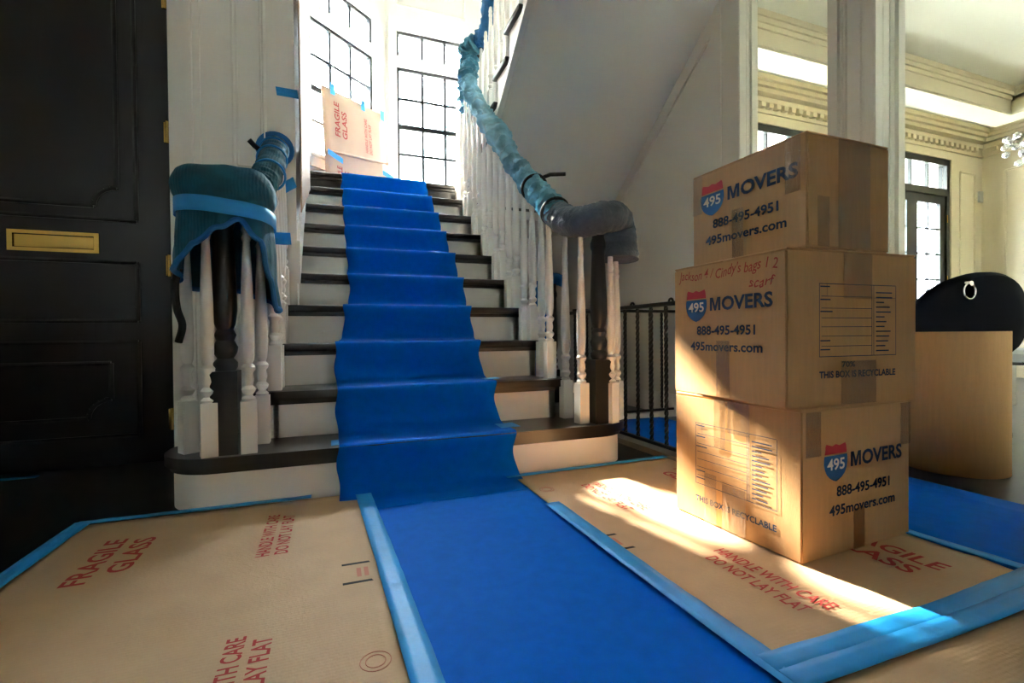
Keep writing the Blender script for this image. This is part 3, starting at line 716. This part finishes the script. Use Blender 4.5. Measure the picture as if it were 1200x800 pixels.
# ------------------------------------------------------------------ cardboard on the stair wall and at the bay window
def board(name, corners, t, mt, label, inward):
    bm = bmesh.new(); c = [Vector(p) for p in corners]; n = Vector(inward).normalized()*t; rows = []
    N = 10
    for j in range(N+1):
        rw = []
        for i in range(N+1):
            a, b = i/N, j/N
            p = (c[0]*(1-a)+c[1]*a)*(1-b)+(c[3]*(1-a)+c[2]*a)*b
            rw.append(bm.verts.new(p+n.normalized()*0.006*noise.noise(Vector((a*3, b*3, c[0].y)))))
        rows.append(rw)
    for a, b in zip(rows, rows[1:]):
        for i in range(N): bm.faces.new((a[i], a[i+1], b[i+1], b[i]))
    o = fin(bm, name, mt, None, smooth=True); solidify(o, t); return tag(o, label, 'cardboard')
board('cardboard_sheet', [(XL+0.026, 0.86, 1.28), (XL+0.045, 1.62, 1.62), (XL+0.03, 1.62, 3.3), (XL+0.022, 0.86, 3.3)], 0.006, CARDP, 'pale cardboard taped to the stair wall, edge on, at the wall corner', (1, 0, 0))
board('cardboard_sheet', [(XL+0.034, 1.66, 1.84), (XL+0.028, 2.50, 2.08), (XL+0.012, 2.50, 3.3), (XL+0.012, 1.66, 3.3)], 0.006, CARDP, 'pale cardboard taped to the stair wall further up by the landing', (1, 0, 0))
def bayP(s, z, off): return bayM @ Vector((-s, -off, z))
lc = board('cardboard_sheet', [bayP(0.90, 1.955, 0.13), bayP(0.105, 1.955, 0.13), bayP(0.125, 2.93, 0.07), bayP(0.895, 2.905, 0.07)], 0.006, CARDP, 'cardboard panel leaning against the angled bay window on the landing', bayM.to_3x3() @ Vector((0, -1, 0)))
bx_ = bayM.to_3x3() @ Vector((1, 0, 0))
def baytext(s, z0, z1, up, txt):   # reading upwards
    return text('printed_lettering', txt, bayP(s, z0, 0.145-(z0-1.955)*0.06), bayP(s, z1, 0.145-(z1-1.955)*0.06)-bayP(s, z0, 0.145-(z0-1.955)*0.06), -bx_*up, REDI, lc, 0.02)
baytext(0.715, 2.48, 2.80, 0.06, 'FRAGILE'); baytext(0.63, 2.48, 2.74, 0.06, 'GLASS')
baytext(0.37, 2.44, 2.78, 0.036, 'HANDLE WITH CARE'); baytext(0.315, 2.44, 2.74, 0.036, 'DO NOT LAY FLAT')
baytext(0.715, 1.90+0.08, 2.20, 0.06, 'FRAGILE'); baytext(0.63, 1.98, 2.17, 0.06, 'GLASS')
bm = bmesh.new(); tube(bm, [bayP(0.90, 2.30, 0.122), bayP(0.10, 2.42, 0.115)], 0.012, 6); fin(bm, 'fold_crease', CARDP, lc, smooth=True)
for s, z, l in ((0.80, 2.86, 'first'), (0.43, 2.86, 'middle'), (0.165, 2.86, 'corner')):
    p = bayP(s, z, 0.082); tab(p, bx_*0.05, (0, 0, 0.10), {'first': 'blue tape tab on the top edge of the leaning cardboard, next to the stair wall', 'middle': 'blue tape tab on the middle of the top edge of the leaning cardboard', 'corner': 'blue tape tab on the top corner of the leaning cardboard nearest the tall window'}[l])
tab(bayP(0.90, 2.26, 0.155), bx_*0.17+Vector((0, 0, -0.04)), (0, 0, 0.05), 'blue tape strip across the side edge of the leaning cardboard')
tab(bayP(0.21, 2.27, 0.15), bx_*0.15+Vector((0, 0, -0.03)), (0, 0, 0.05), 'blue tape strip low on the leaning cardboard by the window trim')

# ------------------------------------------------------------------ moving boxes
SHP = [(0, 0), (0.12, 0.035), (0.25, 0.095), (0.38, 0.20), (0.46, 0.33), (0.50, 0.48), (0.495, 0.62), (0.455, 0.74)]
def shield(par, mk, u, v, w, h):
    """mk(u, v) -> local point on the face"""
    X = Vector(mk(1, 0))-Vector(mk(0, 0)); Y = Vector(mk(0, 1))-Vector(mk(0, 0)); n = X.cross(Y).normalized()
    def poly(pts, mt, nm, lift):
        bm = bmesh.new(); bm.faces.new([bm.verts.new(Vector(mk(u+w*(0.5+p[0]), v+h*p[1]))+n*lift) for p in pts])
        bmesh.ops.triangulate(bm, faces=bm.faces[:]); me = bpy.data.meshes.new(nm); bm.to_mesh(me); bm.free(); return link(nm, me, mt, par)
    low = [p for p in SHP if p[1] <= 0.63]
    poly(low+[(0.48, 0.69), (-0.48, 0.69)]+[(-p[0], p[1]) for p in reversed(low[1:])], SHBLU, 'shield_emblem', 0.0012)
    top = [(0.47, 0.73), (0.435, 0.84), (0.44, 0.93), (0.40, 1.0), (0.28, 0.955), (0.15, 0.94), (0.0, 0.985)]
    poly(top+[(-p[0], p[1]) for p in reversed(top[:-1])], SHRED, 'shield_emblem', 0.0012)
    text('shield_number', '495', Vector(mk(u+w*0.13, v+h*0.30))+n*0.0018, X*w*0.74, Y*h*0.31, SHWHT, par, 0.02, 0.0)
def print_logo(par, mk, u0, v, hand=False):
    """u0 = face coordinate of the shield's edge, v = baseline of MOVERS"""
    shield(par, mk, u0, v-0.032, 0.098, 0.102)
    X = Vector(mk(1, 0))-Vector(mk(0, 0)); Y = Vector(mk(0, 1))-Vector(mk(0, 0)); n = X.cross(Y).normalized()*0.0012
    def T(s, u, vv, w, h, b): text('printed_lettering', s, Vector(mk(u, vv))+n, X*w, Y*h, BLUI, par, b)
    mp = [(0, 0), (0, 1), (0.30, 1), (0.5, 0.36), (0.70, 1), (1, 1), (1, 0), (0.79, 0), (0.79, 0.70), (0.59, 0), (0.41, 0), (0.21, 0.70), (0.21, 0)]
    bm = bmesh.new(); bm.faces.new([bm.verts.new(Vector(mk(u0+0.112+0.045*p[0], v+0.0008+0.0405*p[1]))+n) for p in mp][::-1]); bmesh.ops.triangulate(bm, faces=bm.faces[:])
    me = bpy.data.meshes.new('printed_lettering'); bm.to_mesh(me); bm.free(); link('printed_lettering', me, BLUI, par)
    T('OVERS', u0+0.162, v, 0.186, 0.042, 0.032)
    T('888-495-4951', u0+0.052, v-0.075, 0.237, 0.029, 0.026)
    T('495movers.com', u0+0.022, v-0.125, 0.292, 0.029, 0.026)
def print_form(par, mk, u, v):
    X = Vector(mk(1, 0))-Vector(mk(0, 0)); Y = Vector(mk(0, 1))-Vector(mk(0, 0)); n = X.cross(Y).normalized()*0.0012
    q = []
    def R(a, b, c, d): q.append([Vector(mk(u+a, v+c))+n, Vector(mk(u+b, v+c))+n, Vector(mk(u+b, v+d))+n, Vector(mk(u+a, v+d))+n])
    t = 0.0020
    for z in (0.0, 0.195): R(0, 0.293, z, z+t)
    for x in (0.0, 0.197, 0.204, 0.293): R(x, x+t, 0, 0.195)
    for z in (0.162, 0.13, 0.104, 0.08, 0.055, 0.028): R(0.008, 0.197, z, z+t*0.8)
    R(0.204, 0.293, 0.16, 0.161); R(0.028, 0.029, 0.162, 0.195)
    random.seed(11)
    for z in (0.187, 0.152, 0.12, 0.018, 0.042): R(0.004, 0.03+0.02*random.random(), z, z+0.0035)
    for k in range(13): R(0.214, 0.245+0.035*random.random(), 0.012+0.0135*k, 0.012+0.0135*k+0.0035)
    quad_strip('printed_form', q, BLUI, par)
    text('printed_lettering', 'THIS BOX IS RECYCLABLE', Vector(mk(u, v-0.057))+n, X*0.292, Y*0.019, BLUI, par, 0.03)
def ptape(par, mk, u0, u1, v0, v1, skew=0.0, lift=0.002):
    X = Vector(mk(1, 0))-Vector(mk(0, 0)); Y = Vector(mk(0, 1))-Vector(mk(0, 0)); n = X.cross(Y).normalized()
    bm = bmesh.new(); rows = []
    for j in range(13):
        b = j/12
        rows.append([bm.verts.new(Vector(mk(u0+(u1-u0)*i/6+skew*b, v0+(v1-v0)*b))+n*(lift+0.0025*abs(noise.noise(Vector((i*1.3+u0*90, j*0.35, v0*70)))))) for i in range(7)])
    for a, b in zip(rows, rows[1:]):
        for i in range(6): bm.faces.new((a[i], a[i+1], b[i+1], b[i]))
    return fin(bm, 'packing_tape', PACK, par, smooth=True)
def carton(A, phi, W, D, z0, H, label):
    r = empty('moving_box', (A[0], A[1], z0), math.radians(phi), label, 'box', 'stack of moving boxes')
    bm = bmesh.new(); v = bx(bm, (0, 0, 0), (W, D, H-0.006)); bmesh.ops.bevel(bm, geom=bm.edges[:], offset=0.004, segments=2, affect='EDGES')
    fin(bm, 'box_body', CARDB, r, smooth=True)
    box('flap', (0.002, 0.001, H-0.006), (W-0.002, D/2-0.001, H), CARDB, r, bev=0.002)
    box('flap', (0.002, D/2+0.001, H-0.006), (W-0.002, D-0.001, H), CARDB, r, bev=0.002)
    return r, (lambda u, v: (-0.0004, D-u, v)), (lambda u, v: (u, -0.0004, v))
ZB = 0.0135
b1, L1, F1 = carton((0.904, -1.054), 3, 0.475, 0.455, ZB, 0.402, 'brown moving box at the bottom of the stack, form printed on its sunlit side')
print_form(b1, L1, 0.092, 0.115); print_logo(b1, F1, 0.085, 0.232)
ptape(b1, L1, 0.17, 0.213, 0.245, 0.395); ptape(b1, L1, 0.222, 0.30, 0.30, 0.395, 0.0); ptape(b1, L1, 0.13, 0.178, 0.002, 0.158); ptape(b1, L1, 0.20, 0.285, 0.002, 0.14)
ptape(b1, F1, 0.012, 0.072, 0.275, 0.392); ptape(b1, F1, 0.425, 0.474, 0.27, 0.392); ptape(b1, F1, 0.207, 0.256, 0.002, 0.115)
b2, L2, F2 = carton((0.876, -1.034), -2, 0.495, 0.452, ZB+0.402, 0.42, 'brown moving box in the middle of the stack with red handwriting')
print_logo(b2, L2, 0.063, 0.268); print_form(b2, F2, 0.112, 0.132)
text('printed_lettering', '70%', Vector(F2(0.195, 0.103))+Vector((0, -0.0012, 0)), (0.05, 0, 0), (0, 0, 0.016), BLUI, b2, 0.03)
text('handwriting', 'Jackson 4 / Cindy\'s bags 1 2', Vector(L2(0.028, 0.362))+Vector((-0.0014, 0, 0)), (0, -0.40, 0), (0, 0, 0.040), PEN, b2, 0.004, 0.25, 0, 0.08)
text('handwriting', 'scarf', Vector(L2(0.33, 0.325))+Vector((-0.0014, 0, 0)), (0, -0.09, 0), (0, 0, 0.028), PEN, b2, 0.004, 0.25, 0, 0.08)
ptape(b2, L2, 0.203, 0.257, 0.003, 0.175); ptape(b2, F2, 0.20, 0.31, 0.29, 0.414); ptape(b2, F2, 0.19, 0.325, 0.002, 0.12)
b3, L3, F3 = carton((0.928, -1.052), 1, 0.330, 0.41, ZB+0.822, 0.30, 'smaller brown moving box on top of the stack')
print_logo(b3, L3, 0.038, 0.187)
ptape(b3, L3, 0.004, 0.046, 0.17, 0.294); ptape(b3, L3, 0.348, 0.394, 0.15, 0.294); ptape(b3, L3, 0.168, 0.21, 0.004, 0.152)
ptape(b3, F3, 0.115, 0.245, 0.004, 0.294); ptape(b3, F3, 0.035, 0.08, 0.004, 0.135)

# ------------------------------------------------------------------ wrought-iron railing
ir = empty('iron_railing', (1.33, 0.45, 0.0), 0, 'black wrought-iron railing with twisted balusters around the passage', 'railing')
box('curb', (1.295, -0.14, 0.0), (1.375, 1.04, 0.03), mat('grey_curb_paint', (0.22, 0.22, 0.20), 0.6)).parent = ir; ir.children[-1].matrix_parent_inverse = Matrix.Translation(-Vector(ir.location))
def irc(o): return world_child(o, ir)
irc(box('bottom_rail', (1.32, -0.14, 0.045), (1.345, 1.02, 0.062), IRON, bev=0.003)); irc(box('bottom_rail', (1.345, 1.0, 0.045), (WX, 1.02, 0.062), IRON, bev=0.003))
irc(box('top_rail', (1.312, -0.14, 0.752), (1.352, 1.025, 0.772), IRON, bev=0.006)); irc(box('top_rail', (1.345, 0.99, 0.772), (WX, 1.03, 0.792), IRON, bev=0.006))
irc(box('curb', (1.375, 0.98, 0.0), (WX, 1.04, 0.04), WHITE))
bm = bmesh.new(); rings = []; hh = 0.0085
for k in range(60):
    z = 0.05+0.71*k/59; a = k*0.62
    rings.append([bm.verts.new((hh*1.25*math.cos(a+q*math.pi/2), hh*1.25*math.sin(a+q*math.pi/2), z)) for q in range(4)])
for a, b in zip(rings, rings[1:]):
    for i in range(4): bm.faces.new((a[i], a[(i+1) % 4], b[(i+1) % 4], b[i]))
tw = bpy.data.meshes.new('baluster'); bm.to_mesh(tw); bm.free(); tw.materials.append(IRON)
for y in [-0.10+0.118*k for k in range(10)]: irc(link('baluster', tw, None, None, (1.332, y, 0)))
for x in [1.45+0.105*k for k in range(7)]: irc(link('baluster', tw, None, None, (x, 1.01, 0.015)))
for y in (0.30, -0.02):
    bm = bmesh.new(); ring(bm, (1.332, y, 0.772), (1, 0, 0), 0.014, 0.006); irc(fin(bm, 'scroll', IRON, None, smooth=True))
# post further back, wrapped at the top
bp_ = empty('wrapped_post', (1.69, 2.05, 0), 0, 'black turned post with a blue wrapped top, seen between the white balusters', 'post')
bm = bmesh.new(); newel(bm, 1.69, 2.05, 0.0, 1.08); world_child(fin(bm, 'post', BLACKW, None, smooth=True), bp_)
world_child(wrap('wrapped_cloth', [(1.58, 2.05, 1.10), (1.66, 2.05, 1.125), (1.73, 2.05, 1.125), (1.80, 2.05, 1.11)], 0.055, BIND, None, 30, 4, 0.008), bp_)
for x in (1.53, 1.60):
    world_child(wrap('wrapped_rod', [(x, 2.05, 0.0), (x, 2.05, 0.5), (x, 2.05, 0.95), (x+0.02, 2.05, 1.10)], 0.022, BIND, None, 50, x*9, 0.006, None, 20), bp_)

# ------------------------------------------------------------------ dining room beyond the columns
DY, DX, DZ = 2.0, 8.22, 3.32
D1 = (6.02, 7.50, 0.0, 2.88); D2 = (3.55, 5.03, 0.0, 2.88)
wall('wall_dining_back', WX+0.13, DX+0.15, 0, 3.6, DY, DY+0.16, 0, DCREAM, holes=[D1, D2])
wall('wall_dining_right', -4.3, DY, 0, 3.6, DX, DX+0.15, 1, DCREAM)
struct(box('ceiling_dining', (WX, -4.3, DZ), (DX+0.15, DY+0.16, DZ+0.12), DCEIL), 'pale dining room ceiling between the beams', 'ceiling')
def beam(name, lo, hi, label):
    bm = bmesh.new(); (x0, y0, z0), (x1, y1, z1) = lo, hi
    bx(bm, lo, hi); d = 0.03
    for k, zz in enumerate((z1-0.05, z1-0.09, z1-0.13)):
        bx(bm, (x0-d*(2-k)*0.6, y0-d*(3-k)*0.6, zz), (x1+d*(2-k)*0.6, y1+d*(3-k)*0.6, zz+0.05))
    bx(bm, (x0-0.008, y0-0.01, z0+0.02), (x1+0.008, y1+0.01, z0+0.05))
    return struct(fin(bm, name, DCREAM), label, 'beam')
beam('beam_1', (WX+0.2, 1.15, 3.03), (6.95, 1.40, DZ), 'cream moulded ceiling beam across the dining room')
beam('beam_2', (6.95, -4.3, 3.03), (7.2, 1.40, DZ), 'cream moulded ceiling beam running toward the dining windows')
bm = bmesh.new()
for dz, dp in ((0.0, 0.16), (-0.045, 0.12), (-0.09, 0.08), (-0.16, 0.03)):
    bx(bm, (WX+0.13, DY-dp, DZ+dz-0.05), (DX, DY, DZ+dz)); bx(bm, (DX-dp, -4.3, DZ+dz-0.05), (DX, DY, DZ+dz))
bx(bm, (WX+0.13, DY-0.025, DZ-0.33), (DX, DY, DZ-0.30)); bx(bm, (DX-0.025, -4.3, DZ-0.33), (DX, DY, DZ-0.30))
crown = struct(fin(bm, 'trim_5', DCREAM), 'stepped crown moulding with dentils in the dining room', 'trim')
bm = bmesh.new(); bx(bm, (-0.03, -0.05, -0.05), (0.03, 0.0, 0.0)); dm = bpy.data.meshes.new('dentil'); bm.to_mesh(dm); bm.free(); dm.materials.append(DCREAM)
for k in range(54):
    x = WX+0.2+0.11*k
    if x < DX-0.1: link('dentil', dm, None, crown, (x, DY, DZ-0.225))
for k in range(8): link('dentil', dm, None, crown, (DX, DY-0.15-0.2*k, DZ-0.225), (0, 0, -math.pi/2))
# wall panels and corner
bm = bmesh.new()
moulding(bm, [(7.72, DY-0.004, 0.3), (8.05, DY-0.004, 0.3), (8.05, DY-0.004, 2.75), (7.72, DY-0.004, 2.75)], 0.014)
moulding(bm, [(DX-0.004, DY-0.25, 0.3), (DX-0.004, 0.4, 0.3), (DX-0.004, 0.4, 2.75), (DX-0.004, DY-0.25, 2.75)], 0.014)
struct(fin(bm, 'trim_6', DCREAM), 'panel beads on the dining room walls', 'trim')
th = box('thermostat', (8.12, DY-0.03, 2.38), (8.20, DY+0.001, 2.53), PLAST, bev=0.006); tag(th, 'small white wall box in the dining room corner', 'thermostat')
def frenchdoor(name, x0, x1, label):
    r = empty(name, kind='structure'); r['label'] = label; r['category'] = 'door'
    y = DY+0.02; zt = 2.40
    boxes('door_frame', [((x0, y-0.02, 0), (x0+0.06, y+0.08, 2.88)), ((x1-0.06, y-0.02, 0), (x1, y+0.08, 2.88)), ((x0, y-0.02, 2.80), (x1, y+0.08, 2.88)), ((x0, y-0.02, zt), (x1, y+0.08, zt+0.09))], SASH, r)
    boxes('casing', [((x0-0.12, DY-0.02, 0), (x0, DY+0.02, 2.98)), ((x1, DY-0.02, 0), (x1+0.12, DY+0.02, 2.98)), ((x0, DY-0.02, 2.88), (x1, DY+0.02, 2.98))], DCREAM, r)
    n = 4; w = (x1-x0-0.12)/n
    for k in range(1, n): box('muntin', (x0+0.06+w*k-0.012, y+0.01, zt+0.09), (x0+0.06+w*k+0.012, y+0.05, 2.80), SASH, r)
    for k in range(n): box('pane', (x0+0.06+w*k, y+0.028, zt+0.09), (x0+0.06+w*(k+1), y+0.032, 2.80), GLASS, r)
    xm = (x0+x1)/2
    for a, b in ((x0+0.06, xm), (xm, x1-0.06)):
        lf = boxes('door_leaf', [((a, y, 0.02), (a+0.11, y+0.05, zt)), ((b-0.11, y, 0.02), (b, y+0.05, zt)), ((a+0.11, y, 0.02), (b-0.11, y+0.05, 0.30)), ((a+0.11, y, zt-0.11), (b-0.11, y+0.05, zt))], SASH, r)
        gw = (b-a-0.22)/2
        box('muntin', (a+0.11+gw-0.012, y+0.008, 0.30), (a+0.11+gw+0.012, y+0.042, zt-0.11), SASH, lf)
        for j in range(1, 6): box('muntin', (a+0.11, y+0.008, 0.30+j*0.332-0.011), (b-0.11, y+0.042, 0.30+j*0.332+0.011), SASH, lf)
        for i in range(2):
            for j in range(6): box('pane', (a+0.11+gw*i, y+0.024, 0.30+j*0.332), (a+0.11+gw*(i+1), y+0.027, 0.30+(j+1)*0.332), GLASS, lf)
    for z in (0.4, 1.3, 2.1): box('hinge', (x1-0.066, y-0.028, z-0.05), (x1-0.054, y-0.018, z+0.05), BRASS, r)
    return r
frenchdoor('door_2', 6.02, 7.50, 'black french doors with transom at the dining room corner')
frenchdoor('door_3', 3.55, 5.03, 'black french doors with transom, mostly hidden behind the boxes')
struct(box('ground_outside', (-40, BY+0.5, -0.6), (60, 60, -0.4), STONE), 'pale paving outside the windows', 'ground')
struct(box('ground_side', (DX+0.3, -40, -0.6), (60, BY+0.5, -0.4), STONE), 'pale paving outside the dining room', 'ground')
struct(box('added_sky_blocker', (2.5, DY+0.17, 3.02), (9.4, 6.6, 3.2), EXTW), 'overhead slab added outside the french doors to cut sky light', 'roof')  # added slab, only there to dim the daylight entering the dining room
pc = box('porch_column', (8.15, 3.05, -0.4), (8.6, 3.5, 3.6), EXTW, bev=0.02); tag(pc, 'pale porch column outside the french doors', 'column')

# pilaster and column
def pillar(name, x0, x1, y0, y1, z1, label):
    bm = bmesh.new(); bx(bm, (x0+0.019, y0+0.019, 0), (x1-0.019, y1-0.019, z1))
    for s in (0, 1):   # raised stiles with beads on every face
        for a, b in ((y0, y0+0.05), (y1-0.05, y1)):
            a += 0.003 if a == y0 else 0; b -= 0.003 if b == y1 else 0
            bx(bm, ((x0 if s == 0 else x1-0.02), a, 0), ((x0+0.02 if s == 0 else x1), b, z1))
            c = (a+b)/2
        for k in (0.062, 0.080):
            for yy in (y0+k, y1-k): tube(bm, [Vector((x0+0.017 if s == 0 else x1-0.017, yy, 0)), Vector((x0+0.017 if s == 0 else x1-0.017, yy, z1))], 0.0075, 6)
        for a, b in ((x0, x0+0.05), (x1-0.05, x1)):
            bx(bm, (a+(0.003 if a == x0 else 0), (y0-0.002 if s == 0 else y1-0.02), 0), (b-(0.003 if b == x1 else 0), (y0+0.02 if s == 0 else y1+0.002), z1-0.001))
        for k in (0.062, 0.080):
            for xx in (x0+k, x1-k): tube(bm, [Vector((xx, y0+0.017 if s == 0 else y1-0.017, 0)), Vector((xx, y0+0.017 if s == 0 else y1-0.017, z1))], 0.0075, 6)
    bx(bm, (x0-0.02, y0-0.02, 0), (x1+0.02, y1+0.02, 0.2))
    return struct(fin(bm, name, CREAM), label, 'column')
pillar('trim_7', WX-0.02, WX+0.2, -0.425, -0.195, 2.95, 'square panelled cream column standing behind the stacked boxes')
pillar('trim_8', WX-0.02, WX+0.135, 0.375, 0.575, 3.4, 'cream pilaster at the end of the stair wall')

# ------------------------------------------------------------------ dining room furniture
tubeo = empty('cardboard_tube', (2.38, -0.63, 0), 0, 'brown cardboard sheet rolled around a pedestal beside the stacked boxes', 'cardboard')
bm = bmesh.new(); rows = []
for z in (0.0, 0.3, 0.608):
    rows.append([bm.verts.new((2.38+(0.170+0.012*(k/47))*math.cos(math.radians(-60+365*k/47)), -0.63+(0.170+0.012*(k/47))*math.sin(math.radians(-60+365*k/47)), z+0.004)) for k in range(48)])
for a, b in zip(rows, rows[1:]):
    for i in range(47): bm.faces.new((a[i], a[i+1], b[i+1], b[i]))
o = world_child(fin(bm, 'rolled_sheet', CARDB, None, smooth=True), tubeo); solidify(o, 0.005)
bm = bmesh.new(); lathe(bm, [(0.15, 0.004), (0.15, 0.56)], 32, (2.38, -0.63)); world_child(fin(bm, 'pedestal', BLACKW, None, smooth=True), tubeo)

def chair(loc, rz, label, seatm=VELV):
    r = empty('dining_chair', loc, rz, label, 'chair', 'dining chairs')
    # oval back, curved slightly around the sitter; local -y faces away from the table
    bm = bmesh.new(); rows = []; n = 40
    for lay, yy, sc_ in ((0, -0.045, 0.0), (1, -0.05, 0.6), (2, -0.045, 0.90), (3, -0.02, 0.985), (4, 0.01, 1.0), (5, 0.04, 0.97), (6, 0.055, 0.85), (7, 0.05, 0.4), (8, 0.05, 0.0)):
        rw = []
        for k in range(n):
            a = 2*math.pi*k/n; x = 0.40*sc_*math.cos(a); z = 0.70+0.245*sc_*math.sin(a)
            rw.append(bm.verts.new((x, yy+0.55*x*x, z)))
        rows.append(rw)
    for a, b in zip(rows, rows[1:]):
        for i in range(n): bm.faces.new((a[i], a[(i+1) % n], b[(i+1) % n], b[i]))
    bmesh.ops.remove_doubles(bm, verts=bm.verts[:], dist=0.0001)
    fin(bm, 'backrest', seatm, r, smooth=True)
    bm = bmesh.new(); lathe(bm, [(0.05, 0.40), (0.25, 0.40), (0.275, 0.42), (0.275, 0.47), (0.25, 0.495), (0.05, 0.50)], 30, (0, 0.26)); fin(bm, 'seat', seatm, r, smooth=True)
    for sx in (-1, 1):
        for y0, y1 in ((0.08, 0.02), (0.42, 0.47)):
            bm = bmesh.new(); tube(bm, [Vector((sx*0.16, y0, 0.42)), Vector((sx*0.19, (y0+y1)/2, 0.2)), Vector((sx*0.21, y1, 0.0))], lambda s, t: 0.022-0.01*s, 10)
            lg = fin(bm, 'leg', BLACKW, r, smooth=True)
            bm = bmesh.new(); tube(bm, [Vector((sx*0.207, y1-0.001, 0.03)), Vector((sx*0.21, y1, 0.0))], 0.015, 10); fin(bm, 'leg_cap', CHROME, lg, smooth=True)
    bm = bmesh.new(); ring(bm, (-0.19, -0.042, 0.83), (0, 1, 0), 0.042, 0.005); fin(bm, 'ring_pull', CHROME, r, smooth=True)
    bm = bmesh.new(); tube(bm, [Vector((-0.19, -0.025, 0.872)), Vector((-0.19, -0.052, 0.872))], 0.014, 12); fin(bm, 'ring_mount', CHROME, r, smooth=True)
    return r
chair((3.22, -0.36, 0.0), 0.02-0.15, 'black velvet dining chair with a chrome ring pull, behind the rolled cardboard')
chair((3.15, 1.35, -0.0), 1.9, 'black velvet dining chair by the french doors beyond the stacked boxes')
chair((4.1, -0.35, 0.0), 0.6, 'pale grey dining chair beyond the black ring-pull chair', PALE)
tbl = empty('dining_table', (4.4, 0.55, 0), 0, 'low pale marble dining table beyond the black chairs', 'table')
world_child(box('table_top', (3.4, 0.15, 0.615), (5.2, 0.85, 0.640), MARBLE, bev=0.006), tbl); world_child(box('table_apron', (3.45, 0.2, 0.585), (5.15, 0.8, 0.60), CHROME, bev=0.003), tbl)
for x in (3.55, 5.0): world_child(box('leg', (x, 0.3, 0.0), (x+0.08, 0.7, 0.60), MARBLE, bev=0.006), tbl)

ch = empty('chandelier', (5.33, 0.27, 2.2), 0, 'crystal chandelier hanging in the dining room', 'chandelier')
bm = bmesh.new(); tube(bm, [Vector((0, 0, 0.1)), Vector((0, 0, DZ-2.2))], 0.008, 8); fin(bm, 'stem', CHROME, ch)
bm = bmesh.new(); ring(bm, (0, 0, 0.02), (0, 0, 1), 0.2, 0.008); ring(bm, (0, 0, -0.1), (0, 0, 1), 0.11, 0.007)
for k in range(3): tube(bm, [Vector((0, 0, 0.12)), Vector((0.2*math.cos(k*2.1), 0.2*math.sin(k*2.1), 0.02))], 0.005, 6)
fin(bm, 'frame', CHROME, ch)
bm = bmesh.new(); bmesh.ops.create_icosphere(bm, subdivisions=1, radius=0.03); cm = bpy.data.meshes.new('crystal'); bm.to_mesh(cm); bm.free(); cm.materials.append(CRYST)
random.seed(5)
for k in range(22):
    a = 2*math.pi*k/22; link('crystal', cm, None, ch, (0.2*math.cos(a), 0.2*math.sin(a), random.uniform(-0.06, 0.05)))
for k in range(12):
    a = 2*math.pi*k/12; link('crystal', cm, None, ch, (0.12*math.cos(a), 0.12*math.sin(a), random.uniform(-0.16, -0.08)))
for k in range(4): link('crystal', cm, None, ch, (0.04*math.cos(k*1.6), 0.04*math.sin(k*1.6), -0.2-0.02*k))
